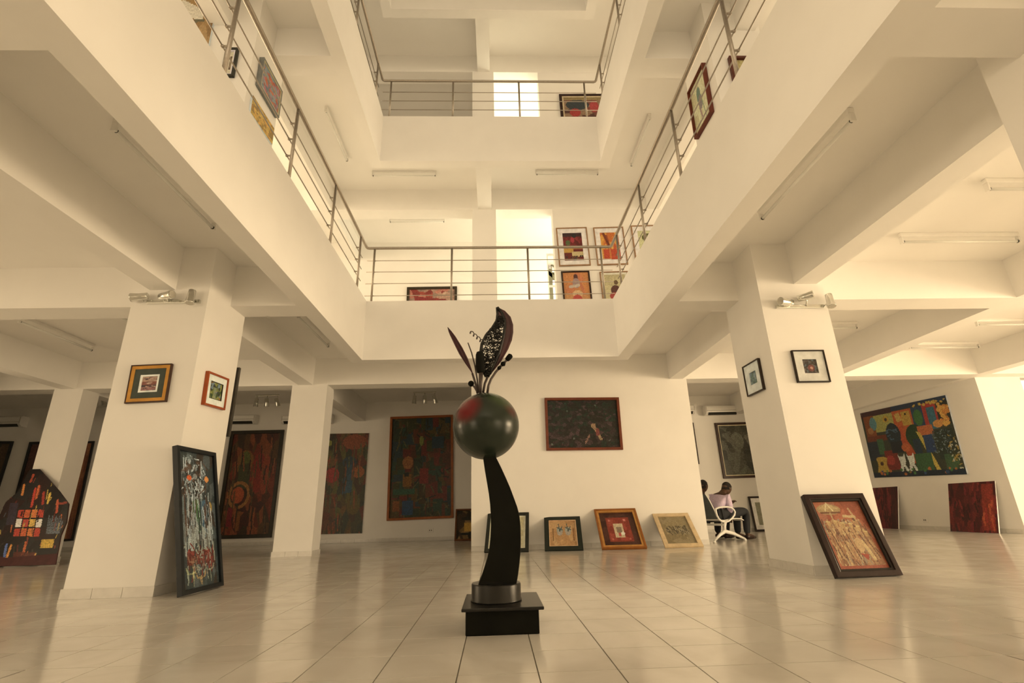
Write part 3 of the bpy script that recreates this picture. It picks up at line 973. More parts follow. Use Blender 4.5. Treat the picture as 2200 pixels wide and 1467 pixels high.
# --- middle wall
A_ = Art(80, 52, (32, 28, 18), 10)
A_.cells(420, [(36, 30, 20), (30, 26, 16), (44, 36, 28), (28, 34, 22), (34, 26, 20), (56, 36, 32), (26, 40, 26), (70, 44, 42)])
A_.line([(.63, .55), (.67, .6), (.74, .82)], .02, (150, 112, 72)).ell(.65, .55, .03, .06, (140, 100, 66)).ell(.7, .68, .03, .08, (120, 50, 40)).line([(.52, .9), (.58, .75)], .012, (130, 84, 64)).dots(14, [(90, 44, 44), (90, 88, 70), (40, 66, 50)], .012).rough(.4)
picture('framed_painting', 'wide nearly black painting in a red-brown frame on the middle wall', [(1170, 856), (1329, 854), (1337, 967), (1173, 968)], ('Y', Yw),
        [(.075, .08, (104, 46, 22), 'frame')], A_, R_CEN)
A_ = Art(44, 40, (206, 178, 126), 11).cells(30, [(206, 178, 126), (196, 168, 118), (214, 188, 140)]).rect(.3, .3, .7, .75, (150, 110, 70), .7).rough(.1)
picture('leaning_picture', 'cream picture in a black frame on the floor half hidden by the sculpture stem', [(1039.5, 1105), (1131, 1104), (1134.6, 1187), (1042.5, 1188)], ('lean', 'Y', Yw),
        [(.09, .06, (38, 34, 22), 'frame'), (.05, .03, (204, 176, 126), 'mount')], A_, R_CEN)
A_ = Art(56, 48, (192, 134, 78), 12)
A_.cells(20, [(196, 138, 82), (186, 128, 74), (200, 144, 88)]).rect(.1, .3, .14, .8, (128, 84, 46)).rect(.88, .3, .92, .8, (150, 92, 50))
for cx in (.38, .7):
    A_.ell(cx, .38, .12, .13, (158, 150, 128)).ell(cx, .48, .1, .1, (170, 146, 124)).line([(cx - .04, .12), (cx, .4)], .015, (70, 76, 70)).line([(cx - .1, .25), (cx + .1, .36)], .02, (84, 88, 80)).line([(cx + .1, .22), (cx, .42)], .015, (76, 80, 74))
A_.rough(.15)
picture('leaning_picture', 'tan picture of two grey tree clumps in a wide black frame on the floor', [(1168, 1113.6), (1247, 1111.8), (1252.7, 1183.6), (1171.8, 1184.5)], ('lean', 'Y', Yw),
        [(.125, .05, (32, 32, 20), 'frame'), (.02, .045, (206, 152, 96), 'slip')], A_, R_CEN)
A_ = Art(60, 58, (74, 34, 22), 13)
A_.cells(30, [(78, 38, 24), (66, 30, 20), (84, 42, 30)]).rect(.16, .16, .84, .88, (142, 46, 26)).cells(24, [(150, 52, 30), (134, 40, 24), (166, 62, 40)], .8, (.2, .2, .8, .84)).dots(1, [(206, 110, 84)], .04, (.26, .24, .28, .26)).ell(.7, .24, .04, .04, (220, 120, 96)).ell(.26, .8, .03, .03, (190, 90, 60)).ell(.74, .8, .03, .03, (190, 90, 60))
A_.rect(.35, .34, .62, .76, (204, 170, 124)).rect(.42, .44, .56, .62, (140, 110, 82)).rect(.45, .62, .52, .72, (196, 70, 64)).ell(.58, .64, .05, .05, (226, 206, 176)).rough(.2)
picture('leaning_picture', 'maroon picture with a red square and pale centre in a gold-brown frame on the floor', [(1286, 1097), (1377, 1095.5), (1388.7, 1180), (1294.5, 1182)], ('lean', 'Y', Yw),
        [(.05, .07, (140, 76, 26), 'frame'), (.055, .055, (176, 112, 46), 'frame_moulding')], A_, (216, 188, 146))
A_ = Art(60, 52, (148, 122, 78), 14)
A_.cells(50, [(150, 124, 80), (142, 116, 74), (156, 130, 88)]).strokes(60, [(96, 78, 50), (110, 92, 62), (172, 150, 112), (84, 70, 48)], .1, .014, (.14, .38, .88, .58), 1.3).dots(14, [(90, 74, 48)], .03, (.15, .36, .85, .48)).strokes(20, [(128, 104, 66)], .06, .01, (.3, .62, .8, .76), 1.5).rough(.15)
picture('leaning_picture', 'grey-brown picture of a row of figures in a pale wood frame on the floor', [(1417, 1106), (1497.8, 1104), (1509, 1176.4), (1431, 1178)], ('lean', 'Y', Yw),
        [(.115, .05, (206, 164, 104), 'frame')], A_, (224, 198, 156))

# --- dim left bay, rear wall
A_ = Art(80, 130, (66, 24, 10), 15)
A_.cells(90, [(70, 24, 8), (84, 26, 10), (56, 22, 8), (60, 34, 12), (44, 26, 10), (92, 40, 14), (50, 20, 10)])
A_.ell(.32, .3, .18, .13, (90, 50, 14)).ell(.32, .27, .1, .09, (64, 58, 18)).poly([(.2, .32), (.44, .3), (.46, .55), (.22, .58)], (48, 42, 18)).ell(.62, .4, .16, .2, (96, 22, 10)).ell(.78, .42, .1, .2, (104, 34, 12)).ring(.28, .62, .2, .12, .14, (110, 62, 20)).ell(.26, .62, .13, .08, (124, 46, 14)).rect(.1, .74, .2, .92, (84, 16, 16)).rect(.3, .78, .38, .96, (90, 46, 14)).rect(.22, .7, .3, .84, (40, 30, 14)).strokes(60, [(40, 20, 8), (100, 44, 16), (60, 40, 16)], .2, .012, ang=1.5).rough(.3)
picture('framed_painting', 'tall dark red figure painting in a black frame left of the rear column', [(488, 927), (612, 923), (584, 1155), (473, 1157)], ('Y', YK),
        [(.13, .08, (30, 22, 10), 'frame')], A_, R_LBACK, proud=.001)
A_ = Art(70, 130, (50, 34, 12), 16)
A_.cells(110, [(54, 38, 14), (66, 26, 12), (40, 34, 16), (44, 26, 12), (72, 44, 16), (30, 30, 16), (60, 50, 16)])
A_.ell(.27, .43, .15, .075, (108, 18, 12)).ell(.62, .3, .15, .06, (24, 34, 34)).rect(.55, .32, .68, .45, (20, 40, 44)).poly([(.5, .44), (.7, .42), (.72, .6), (.52, .62)], (26, 46, 50)).ell(.82, .4, .14, .06, (104, 48, 14)).ell(.7, .09, .26, .08, (94, 40, 16)).ell(.15, .1, .06, .03, (96, 84, 24)).ell(.78, .72, .14, .1, (64, 46, 14)).rect(.1, .62, .4, .96, (70, 28, 14), .6).strokes(70, [(30, 24, 12), (80, 34, 16), (54, 50, 24), (96, 40, 16)], .18, .012, ang=1.5).rough(.3)
picture('unframed_painting', 'tall abstract painting with a red disc and blue figure right of the rear column', [(695, 932), (793, 931), (779, 1145), (677, 1148)], ('Y', YK), [], A_, R_LBACK, depth=.06)
A_ = Art(90, 130, (38, 30, 12), 17)
P = [(40, 36, 14), (30, 34, 18), (54, 26, 12), (64, 30, 14), (26, 34, 30), (58, 40, 14), (44, 30, 12), (30, 40, 24), (70, 24, 14)]
A_.blocks(260, P, .03, .1).strokes(80, [(26, 24, 12), (60, 50, 24)], .1, .01).ell(.28, .46, .09, .065, (104, 56, 22)).rect(.2, .58, .34, .7, (88, 50, 12)).rect(.48, .52, .62, .68, (84, 22, 14)).rect(.05, .72, .4, .78, (30, 50, 30)).rect(.2, .84, .38, .98, (20, 40, 52)).rect(.04, .84, .16, .94, (90, 44, 14)).rect(.68, .2, .88, .32, (22, 34, 34)).ell(.5, .24, .035, .05, (84, 76, 24)).rect(.22, .56, .3, .6, (18, 20, 12)).rough(.35)
picture('framed_painting', 'large dark mosaic-like painting in a red-brown frame directly left of the sculpture', [(838, 897), (972, 891), (976, 1113), (833, 1118)], ('Y', YK),
        [(.09, .1, (98, 46, 14), 'frame')], A_, R_LBACK, proud=.001)
A_ = Art(40, 50, (84, 58, 26), 18).cells(40, [(110, 76, 36), (54, 38, 22), (90, 62, 28), (40, 30, 18)]).rect(.3, .45, .7, .75, (150, 102, 30)).ell(.4, .3, .22, .06, (36, 30, 20)).ell(.45, .82, .3, .05, (28, 26, 18)).rough(.2)
picture('leaning_picture', 'small brown and yellow picture leaning on the rear wall beside the middle wall edge', [(980, 1095), (1040, 1094), (1038, 1161), (977, 1163)], ('lean', 'Y', YK),
        [(.06, .05, (76, 40, 16), 'frame')], A_, R_LBACK)

# --- far left
A_ = Art(40, 90, (30, 22, 12), 19).cells(50, [(34, 26, 14), (26, 20, 12), (44, 28, 14)]).rough(.3)
R_FL = (110, 94, 70)
picture('framed_painting', 'dark painting cut by the left edge of the photo on the rear wall', [(-60, 948), (20, 948), (-25, 1165), (-115, 1166)], ('Y', YK), [(.1, .06, (20, 16, 10), 'frame')], A_, R_FL)
A_ = Art(40, 90, (40, 24, 16), 20).cells(50, [(44, 26, 18), (34, 22, 14), (52, 28, 20)]).rough(.3)
picture('framed_painting', 'dark painting crossed by the far left rear column', [(68, 950), (170, 946), (113, 1163), (4, 1166)], ('Y', YK), [(.1, .06, (20, 16, 10), 'frame')], A_, R_FL)
A_ = Art(40, 90, (80, 42, 24), 21).cells(40, [(84, 46, 24), (72, 36, 22), (92, 52, 26), (66, 34, 26)]).rough(.3)
picture('framed_painting', 'plain brown painting in a black frame just left of the left column', [(180, 949), (207, 947), (156, 1162), (122, 1163)], ('Y', YK), [(.08, .06, (22, 16, 10), 'frame')], A_, R_FL)
# cut-out painting leaning on the far left rear column
out_px = [(65, 1008), (86, 1008), (128, 1055), (148, 1082), (143, 1122), (131, 1150), (118, 1216), (-34, 1220), (-36, 1150), (-8, 1125), (2, 1100), (14, 1077), (37, 1058)]
yf, yt = 13.75, 14.39
fl_o = Vector((0, yf, 0)); 
nrm = Vector((0, -(on('Y', 14, 70, 1008).z), (yt - yf))).normalized()
if nrm.y > 0: nrm = -nrm


def on_plane(p0, n, px, py):
    r = ray(px, py)
    c = Vector((0, 0, 1))
    return c + r * ((Vector(p0) - c).dot(n) / r.dot(n))


outl = [on_plane(fl_o, nrm, *q) for q in out_px]
zmin = min(p.z for p in outl)
outl = [Vector((p.x, p.y, p.z)) + Vector((0, 0, 0.0)) for p in outl]
for p in outl:
    if p.z < 0.03: p.z = 0.03
t = thing('cutout_painting', (sum(p.x for p in outl) / len(outl), yf, 0), 'black, orange and yellow cut-out painting leaning on the far left column', 'painting')
MB().prism([p - nrm * .03 for p in outl], nrm * .028).build('board', fmat((60, 30, 20), (170, 150, 110), .6), t)
eyv = Vector((0, nrm.z, -nrm.y)).normalized()
if eyv.z > 0: eyv = -eyv
exv = Vector((1, 0, 0))
u_ = [(p - fl_o).dot(exv) for p in outl]
v_ = [(p - fl_o).dot(eyv) for p in outl]
uu0, uu1, vv0, vv1 = min(u_), max(u_), min(v_), max(v_)
poly01 = [((a - uu0) / (uu1 - uu0), (b - vv0) / (vv1 - vv0)) for a, b in zip(u_, v_)]


def uv(px, py):
    p = on_plane(fl_o, nrm, px, py)
    return ((p - fl_o).dot(exv) - uu0) / (uu1 - uu0), ((p - fl_o).dot(eyv) - vv0) / (vv1 - vv0)


A_ = Art(120, 130, (30, 20, 14), 22)
A_.cells(60, [(32, 22, 16), (24, 18, 14), (44, 24, 18), (36, 32, 26)])


def pr(x0, y0, x1, y1, c, k=1.0):
    A_.poly([uv(x0, y0), uv(x1, y0), uv(x1 - (y1 - y0) * .2, y1), uv(x0 - (y1 - y0) * .2, y1)], c, k)


def pl(pts, w, c): A_.line([uv(*q) for q in pts], w, c)


for i in range(4):
    for j in range(3):
        pr(40 + i * 14.5 - j * 4, 1095 + j * 20, 52 + i * 14.5 - j * 4, 1112 + j * 20, [(190, 50, 24), (226, 170, 60), (206, 84, 30), (236, 216, 180), (220, 110, 36), (196, 60, 40)][(i * 2 + j * 3) % 6])
for (x, y, x2, y2, c) in ((72, 1020, 66, 1035, (180, 60, 24)), (52, 1042, 48, 1062, (214, 120, 34)), (76, 1050, 68, 1088, (196, 50, 24)), (84, 1044, 78, 1070, (206, 90, 30)), (94, 1058, 92, 1082, (170, 40, 20)), (108, 1060, 103, 1080, (226, 176, 50)), (124, 1075, 122, 1100, (190, 70, 30)), (14, 1170, 6, 1215, (80, 100, 140)), (24, 1172, 10, 1210, (214, 130, 40)), (56, 1165, 50, 1190, (200, 90, 26)), (76, 1190, 66, 1216, (214, 150, 50)), (128, 1082, 142, 1080, (150, 50, 26))):
    pl([(x, y), (x2, y2)], .014, c)
for k in range(12):
    pl([(106 + k * 2.6, 1108 + (k % 3) * 6), (100 + k * 2.4, 1146)], .006, (96, 98, 92))
rc = random.Random(3)
for k in range(70):
    x, y = rc.uniform(-10, 140), rc.uniform(1025, 1215)
    pl([(x, y), (x - rc.uniform(1, 5), y + rc.uniform(6, 20))], rc.uniform(.003, .008), rc.choice([(150, 50, 22), (196, 90, 30), (60, 44, 34), (110, 30, 20), (190, 150, 50), (24, 18, 14), (24, 18, 14), (80, 84, 80)]))
pr(90, 1158, 117, 1177, (206, 156, 36))
pr(82, 1178, 124, 1216, (16, 14, 12))
pr(30, 1186, 76, 1218, (96, 32, 16), .8)
pr(22, 1080, 40, 1128, (58, 46, 52), .8)
A_.rough(.3)
A_.a *= .86
msk = Art(120, 130, (0, 0, 0)).poly(poly01, (1, 1, 1)).a[..., 0] > .5
canvas_mesh('painted_face', A_, fl_o + exv * uu0 + eyv * vv0 + nrm * .004, exv * (uu1 - uu0), eyv * (vv1 - vv0), (170, 150, 110), t, WO[t.name], msk)

# --- right room
A_ = Art(60, 60, (62, 56, 40), 23)
A_.cells(70, [(66, 60, 44), (54, 48, 36), (76, 70, 52), (46, 42, 32)]).ell(.3, .32, .12, .18, (92, 84, 64)).ell(.62, .3, .1, .15, (100, 92, 70)).line([(.1, .2), (.3, .45), (.2, .9)], .05, (84, 76, 58)).line([(.5, .25), (.65, .6), (.6, 1)], .06, (96, 84, 64)).line([(.8, .3), (.75, .6), (.9, 1)], .05, (80, 72, 54)).rough(.3)
picture('framed_photograph', 'large black and white photograph in a dark frame on the rear wall', [(1537, 909), (1665, 905), (1688, 1024), (1551, 1028)], ('Y', YK),
        [(.10, .07, (46, 26, 14), 'frame'), (.03, .05, (190, 158, 104), 'gilt_slip')], A_, R_RBACK, cat='photograph')
A_ = Art(30, 40, (70, 30, 20), 24).cells(30, [(80, 34, 24), (60, 28, 18), (100, 40, 30)]).rect(0, .9, 1, 1, (150, 40, 30)).rough(.2)
picture('framed_painting', 'dark frame almost hidden by the right edge of the middle wall', [(1380, 911), (1488, 908), (1503, 997), (1392, 1000)], ('Y', YK), [(.07, .06, (46, 30, 18), 'frame')], A_, R_RBACK)
A_ = Art(40, 56, (120, 108, 78), 25).cells(30, [(126, 114, 84), (112, 100, 72), (132, 118, 90)]).rect(.3, .2, .7, .85, (146, 96, 74), .8).strokes(24, [(166, 86, 72), (120, 90, 66), (150, 120, 96)], .15, .02, (.3, .2, .65, .8), 1.5).rough(.15)
picture('leaning_picture', 'grey and pink black-framed picture on the floor behind the men', [(1600, 1067), (1672, 1065), (1700, 1139), (1620, 1142)], ('lean', 'Y', YK),
        [(.07, .05, (40, 28, 18), 'frame'), (.16, .03, (206, 190, 146), 'mount')], A_, R_RBACK)
A_ = Art(150, 110, (70, 60, 40), 26)
C = A_
C.rect(0, 0, 1, 1, (60, 62, 48)).rect(0, 0, .42, .1, (70, 40, 44)).rect(.4, 0, 1, .06, (34, 54, 76)).rect(.16, .08, .4, .34, (170, 158, 76)).rect(.03, .07, .16, .38, (140, 70, 36)).ell(.14, .2, .045, .1, (80, 130, 130)).ell(.09, .3, .04, .05, (176, 110, 60)).ell(.31, .16, .04, .05, (196, 150, 50)).ell(.31, .17, .018, .024, (60, 40, 30)).rect(.02, .38, .36, .46, (120, 52, 34)).rect(.0, .46, .16, .75, (40, 50, 60)).rect(.14, .44, .22, .66, (60, 96, 60))
C.rect(.4, .07, .63, .5, (196, 84, 34)).rect(.5, .1, .6, .3, (198, 150, 52)).poly([(.42, .12), (.48, .1), (.5, .22), (.44, .24)], (206, 160, 70)).ell(.55, .14, .012, .016, (40, 30, 20)).poly([(.36, .3), (.46, .3), (.6, .85), (.5, .82)], (190, 70, 32)).rect(.62, .07, .76, .34, (36, 66, 90)).ell(.68, .22, .05, .11, (60, 110, 56)).rect(.74, .05, .9, .38, (176, 44, 40)).rect(.78, .11, .86, .4, (48, 104, 116)).rect(.88, .06, 1, .36, (44, 48, 40))
C.dots(26, [(214, 130, 44), (226, 160, 60)], .022, (.9, .06, .99, .36)).dots(16, [(206, 160, 60)], .012, (.64, .04, .98, .07)).ell(.36, .4, .085, .17, (30, 46, 54)).strokes(14, [(70, 96, 110)], .05, .006, (.3, .3, .42, .54)).ell(.6, .46, .1, .16, (36, 66, 40)).rect(.64, .34, .8, .46, (196, 100, 50)).ell(.86, .34, .05, .05, (216, 140, 60)).poly([(.62, .4), (.66, .42), (.78, .93), (.74, .94)], (206, 170, 60)).rect(.68, .46, .78, .7, (34, 62, 98)).rect(.56, .5, .64, .72, (30, 52, 64))
C.rect(.8, .42, .98, .8, (40, 54, 46)).dots(160, [(120, 128, 116), (70, 84, 80), (30, 34, 34)], .006, (.76, .42, .95, .72)).rect(.84, .74, .97, .95, (66, 100, 60), .8).strokes(60, [(196, 184, 150), (60, 60, 40), (180, 140, 60)], .03, .005, (.92, .5, .99, .97)).rect(.2, .62, .36, .9, (128, 36, 32)).ell(.26, .76, .05, .07, (170, 50, 40)).rect(.3, .5, .44, .66, (24, 36, 44)).poly([(.08, .72), (.11, .7), (.18, .7), (.22, .72), (.2, .82), (.22, .92), (.06, .94), (.09, .82)], (190, 146, 46)).ell(.14, .8, .02, .03, (80, 50, 30))
for x in (.4, .5):
    C.poly([(x - .05, .68), (x - .03, .72), (x + .01, .72), (x + .03, .68), (x + .035, .78), (x + .02, .84), (x + .05, .92), (x + .02, .93), (x - .0, .85), (x - .02, .93), (x - .05, .92), (x - .03, .82)], (226, 218, 196))
C.rect(.54, .7, .72, .93, (58, 96, 56)).ell(.47, .6, .05, .06, (200, 90, 40)).rect(0, .93, 1, 1, (24, 42, 56)).dots(24, [(196, 100, 40), (70, 120, 60), (40, 70, 100)], .014, (.1, .9, .95, .97)).rough(.25)
picture('village_painting', 'large colourful village painting with two white dogs on the right side wall', [(1851, 888), (2033, 848.5), (2082, 1019), (1881, 1026)], ('X', XS), [], A_, (222, 196, 156), depth=.05)


def red_canvas(seed, hot):
    A = Art(60, 60, (86, 18, 16), seed)
    A.cells(70, [(90, 18, 18), (70, 12, 12), (104, 24, 20), (60, 14, 12), (110, 20, 26)], stretch=(1, 2.5)).strokes(60, [(50, 10, 10), (120, 26, 22), (80, 14, 18)], .25, .02, ang=1.5)
    if hot:
        A.rect(.72, .05, .95, .95, (150, 40, 20), .75).strokes(12, [(176, 64, 26), (150, 30, 20)], .2, .02, (.7, .3, .95, .9), 1.5)
    else:
        A.rect(.75, 0, 1, 1, (46, 16, 14), .7)
    return A.rough(.25)


def lean_on_side(corner_top, corner_bot, lab, art, h_px_top):
    pass


for (tl, tr, br, bl, lab, sd, hot) in (((1873, 1048), (1928, 1045), (1940, 1137), (1880, 1140), 'dark red canvas on the floor peeping out behind the relief on the right column', 31, False), ((2036, 1038), (2137, 1034), (2159, 1145), (2057, 1143), 'bright red canvas with an orange streak on the floor under the village painting', 32, True)):
    # foot on the floor a little off the wall, top against it
    a, b = on('X', XS - .04, *tl), on('X', XS - .04, *tr)
    fx = XS - .42
    ya, yb_ = on('X', fx, *bl).y, on('X', fx, *br).y
    H = (a.z + b.z) / 2
    p_tl, p_tr = Vector((XS - .035, a.y, H)), Vector((XS - .035, b.y, H))
    p_br, p_bl = Vector((fx, b.y, .012)), Vector((fx, a.y, .012))
    ex, ey = p_tr - p_tl, p_bl - p_tl
    n = ex.cross(ey).normalized()
    if n.x > 0: n = -n
    t = thing('leaning_canvas', (fx, (a.y + b.y) / 2, 0), lab, 'painting')
    MB().obox(p_tl - n * .032, ex, ey, n * .03).build('stretcher', fmat((226, 210, 176), (168, 146, 112), .7), t)
    canvas_mesh('canvas', red_canvas(sd, hot), p_tl, ex, ey, (200, 176, 140), t, WO[t.name])

# --- first gallery
A_ = Art(56, 60, (112, 96, 84), 40).cells(120, [(120, 112, 104), (140, 130, 120), (170, 66, 36), (186, 84, 40), (96, 100, 100), (176, 90, 90), (120, 130, 120)]).rough(.2)
R_G = (206, 180, 136)
picture('framed_painting', 'grey-framed red and grey mosaic painting on the left column of the first gallery', [(559, 124), (600, 201), (588, 250), (547, 181)], ('X', cLb), [(.03, .10, (112, 100, 74), 'frame'), (.03, .09, (176, 150, 96), 'slip')], A_, R_G, depth=.12)
A_ = Art(56, 40, (190, 140, 40), 41).cells(110, [(196, 146, 44), (206, 160, 60), (170, 116, 30), (150, 110, 40), (214, 150, 50)]).rough(.25)
picture('unframed_painting', 'small bright yellow painting on the left column of the first gallery', [(540, 208), (586, 275), (580, 312), (533, 237)], ('X', cLb), [], A_, R_G, depth=.04)
A_ = Art(30, 40, (214, 190, 146), 42).rect(.3, .2, .7, .8, (96, 70, 48)).rect(.4, .3, .6, .7, (150, 120, 84)).rough(.1)
picture('framed_picture', 'small picture in a thick black frame on the left gallery column', [(487, 107), (514.5, 107), (505, 168), (477, 168)], ('Y', cY), [(.05, .06, (40, 34, 20), 'frame'), (.03, .04, (214, 186, 150), 'mount')], A_, R_G)
A_ = Art(40, 60, (150, 108, 54), 43).cells(30, [(156, 112, 56), (140, 98, 46), (168, 124, 68)]).poly([(.1, .3), (.7, .45), (.75, .62), (.1, .5)], (206, 184, 150)).line([(.1, .62), (.75, .6)], .03, (90, 80, 50)).line([(.5, .6), (.9, .95)], .02, (96, 60, 30)).rough(.15)
picture('unframed_painting', 'brown painting with a pale shape at the top left on the gallery column', [(392, -40), (476, -40), (452, 112), (368, 112)], ('Y', cY), [], A_, R_G, depth=.05)
A_ = Art(50, 56, (196, 178, 122), 44).cells(30, [(200, 182, 126), (190, 170, 114), (206, 190, 136)]).ell(.45, .32, .12, .16, (90, 110, 84)).ell(.5, .5, .13, .14, (120, 104, 92)).line([(.4, .55), (.5, .85)], .03, (150, 110, 96)).line([(.6, .5), (.7, .9)], .02, (130, 140, 90)).rough(.12)
picture('framed_picture', 'pale picture of a small figure in a dark brown frame on the right gallery column', [(1484, 201), (1515, 138), (1537, 236), (1502, 299)], ('X', cRa), [(.03, .10, (96, 40, 20), 'frame')], A_, R_G, depth=.06)
A_ = Art(30, 40, (196, 170, 100), 45).cells(20, [(196, 170, 100), (180, 150, 84)]).rough(.1)
picture('framed_picture', 'picture in a dark brown frame on the front of the right gallery column', [(1561, 126), (1613, 127), (1632, 186), (1576, 186)], ('Y', cY), [(.06, .08, (80, 34, 18), 'frame')], A_, R_G)
gy = Yw + .01
GF = (150, 104, 60)
A_ = Art(44, 60, (110, 30, 24), 46).rect(0, 0, 1, .16, (62, 36, 36)).cells(40, [(120, 28, 26), (100, 26, 24), (140, 36, 36)], 1, (0, .14, 1, .5)).ell(.25, .36, .12, .1, (90, 96, 50)).ell(.6, .1, .12, .08, (36, 36, 34)).ell(.5, .26, .1, .1, (170, 40, 50)).rect(0, .48, 1, .6, (160, 72, 26)).rect(0, .56, .5, .72, (196, 140, 50)).rect(.4, .68, 1, .86, (206, 172, 110)).dots(14, [(50, 44, 40), (110, 60, 40)], .06, (.05, .84, .95, .97)).rough(.2)
picture('framed_picture', 'red and gold picture with wide mount, first gallery beside the bright doorway', [(1194, 491), (1261, 489), (1268, 571), (1201, 573)], ('Y', gy), [(.04, .05, GF, 'frame'), (.16, .03, (226, 198, 156), 'mount')], A_, R_L1)
A_ = Art(44, 60, (214, 120, 30), 47).cells(40, [(220, 130, 30), (206, 100, 26), (226, 150, 46), (200, 84, 30)]).poly([(.1, 0), (.4, .1), (.5, .5), (.4, .7), (.3, .4)], (160, 66, 26)).line([(.2, .02), (.45, .5)], .05, (120, 48, 24)).line([(.9, .05), (.6, .5), (.6, .9)], .05, (226, 160, 60)).rect(.1, .62, 1, 1, (190, 44, 24), .8).line([(.45, .6), (.45, .95)], .05, (206, 110, 40)).rough(.2)
picture('framed_picture', 'bright orange picture of tall figures at the corner of the first gallery railing', [(1275, 490), (1339, 488), (1348, 569), (1282, 571)], ('Y', gy), [(.04, .05, GF, 'frame'), (.16, .03, (226, 198, 156), 'mount')], A_, R_L1)
A_ = Art(44, 60, (206, 190, 130), 48).ell(.5, .25, .3, .15, (96, 90, 40)).line([(.4, .3), (.5, 1)], .12, (150, 140, 60)).rough(.2)
picture('framed_picture', 'green and yellow gallery picture half hidden by the well edge', [(1356, 486), (1422, 484), (1431, 566), (1364, 568)], ('Y', gy), [(.04, .05, GF, 'frame'), (.16, .03, (226, 198, 156), 'mount')], A_, R_L1)
A_ = Art(50, 62, (206, 116, 66), 49).cells(20, [(210, 116, 64), (202, 110, 66), (214, 128, 60)]).rect(0, .6, 1, 1, (206, 140, 76), .7).ell(.5, .14, .09, .09, (96, 50, 44)).ell(.5, .3, .14, .14, (170, 130, 116)).line([(.25, .4), (.6, .36)], .05, (200, 170, 140)).ell(.52, .6, .2, .1, (226, 170, 110)).ell(.5, .76, .18, .14, (196, 66, 50)).line([(.4, .8), (.35, 1)], .04, (120, 56, 36)).rough(.15)
picture('framed_picture', 'orange picture of a seated figure, thin black frame, first gallery lower row', [(1204, 584), (1265, 582), (1275, 665), (1213, 667)], ('Y', gy), [(.05, .05, (52, 32, 18), 'frame')], A_, R_L1)
A_ = Art(50, 62, (206, 180, 124), 50).cells(20, [(206, 180, 124), (196, 170, 116)]).ell(.55, .25, .1, .08, (110, 80, 50)).ell(.5, .5, .22, .16, (96, 50, 40)).ell(.45, .68, .25, .12, (170, 60, 50)).rect(.1, .8, .9, .86, (130, 90, 60)).rough(.2)
picture('framed_picture', 'cream picture with a dark red figure, lower row of the first gallery beside a post', [(1288, 585), (1349, 583), (1358, 664), (1296, 666)], ('Y', gy), [(.04, .05, GF, 'frame'), (.07, .03, (216, 190, 140), 'mount')], A_, R_L1)
A_ = Art(60, 40, (176, 120, 84), 51).cells(60, [(180, 130, 96), (160, 60, 40), (150, 110, 84), (196, 150, 110), (136, 40, 30), (190, 110, 80)]).ell(.25, .35, .14, .1, (140, 30, 30)).rough(.2)
picture('framed_picture', 'wide red and beige picture in a black frame behind the first gallery railing', [(875, 618), (980, 616), (984, 690), (872, 692)], ('Y', YG), [(.10, .06, (52, 38, 18), 'frame')], A_, (226, 200, 152))
# --- upper gallery
A_ = Art(60, 44, (110, 60, 44), 52).cells(50, [(120, 60, 44), (90, 50, 40), (150, 110, 76), (70, 64, 56)]).ell(.35, .28, .3, .2, (52, 56, 56)).ell(.28, .58, .14, .16, (170, 40, 36)).ell(.78, .35, .12, .22, (176, 50, 48)).rect(0, 0, 1, .1, (150, 120, 70)).rough(.2)
picture('framed_picture', 'red and dark picture in a black frame behind the upper gallery railing', [(1200, 204.5), (1300, 204), (1308, 272), (1207, 273)], ('Y', gy), [(.10, .06, (48, 26, 16), 'frame'), (.05, .05, (196, 160, 104), 'slip')], A_, R_L1)

# ----------------------------------------------------------------- the sculpture
yc = 5.15
BLACK = mat('black_painted_steel', (0.006, 0.006, 0.004), 0.75, 0.0, noise=.25, scale=9, spec=.12)
BLACK_SHEEN = mat('black_metal_sheen', (0.012, 0.0115, 0.010), 0.3, 0.2, noise=.25, scale=9, spec=.35)
LEAF = mat('dark_red_brown_leaf', alb((70, 34, 26), R_CEN), 0.5, noise=.25, scale=10)
STEMM = mat('dark_bronze_stem', alb((62, 44, 30), R_CEN), 0.45, 0.2, noise=.2, scale=12)


def sp_(px, py, dy=0.0):
    return on('Y', yc + dy, px, py)


S = thing('plant_sculpture', (0.045, yc, 0), 'black sculpture of a green-red globe on a curved stem with metal leaves', 'sculpture')
f0 = on('Z', 0, 1000, 1367); f1 = on('Z', 0, 1160, 1363)
fy = (f0.y + f1.y) / 2
bx0, bx1 = f0.x, f1.x
dep = 2 * (yc - fy)
zt = on('Y', fy - .05, 1080, 1307).z
MB().box(bx0, bx1, fy, fy + dep, 0.002, zt - .02).build('plinth', BLACK, S, bevel=.008)
p0, p1 = on('Y', fy - .055, 991, 1308), on('Y', fy - .055, 1169, 1303)
rear = min(on('Z', zt, 1078, 1275).y, fy + dep + .2)
MB().box(p0.x, p1.x, fy - .055, rear, zt - .02, zt + .006).build('top_plate', BLACK_SHEEN, S, bevel=.006)
cz1 = on('Y', yc, 1065, 1251).z
cxm = (sp_(1013, 1270).x + sp_(1119, 1270).x) / 2
cr = (sp_(1119, 1270).x - sp_(1013, 1270).x) / 2
prof = [(cr * 1.03, zt + .006), (cr * 1.03, zt + .02), (cr, zt + .03), (cr, cz1 - .01), (cr * .98, cz1)]
MB().tube([(cxm, yc, z) for r, z in prof], [r for r, z in prof], 40).build('drum', BLACK_SHEEN, S)
Lp = [(1038, 984), (1042, 1012), (1047, 1041), (1050.5, 1062), (1053, 1083), (1054.5, 1105), (1055, 1128), (1054, 1152), (1051.5, 1176), (1047, 1198), (1041, 1218), (1035, 1236), (1028, 1253)]
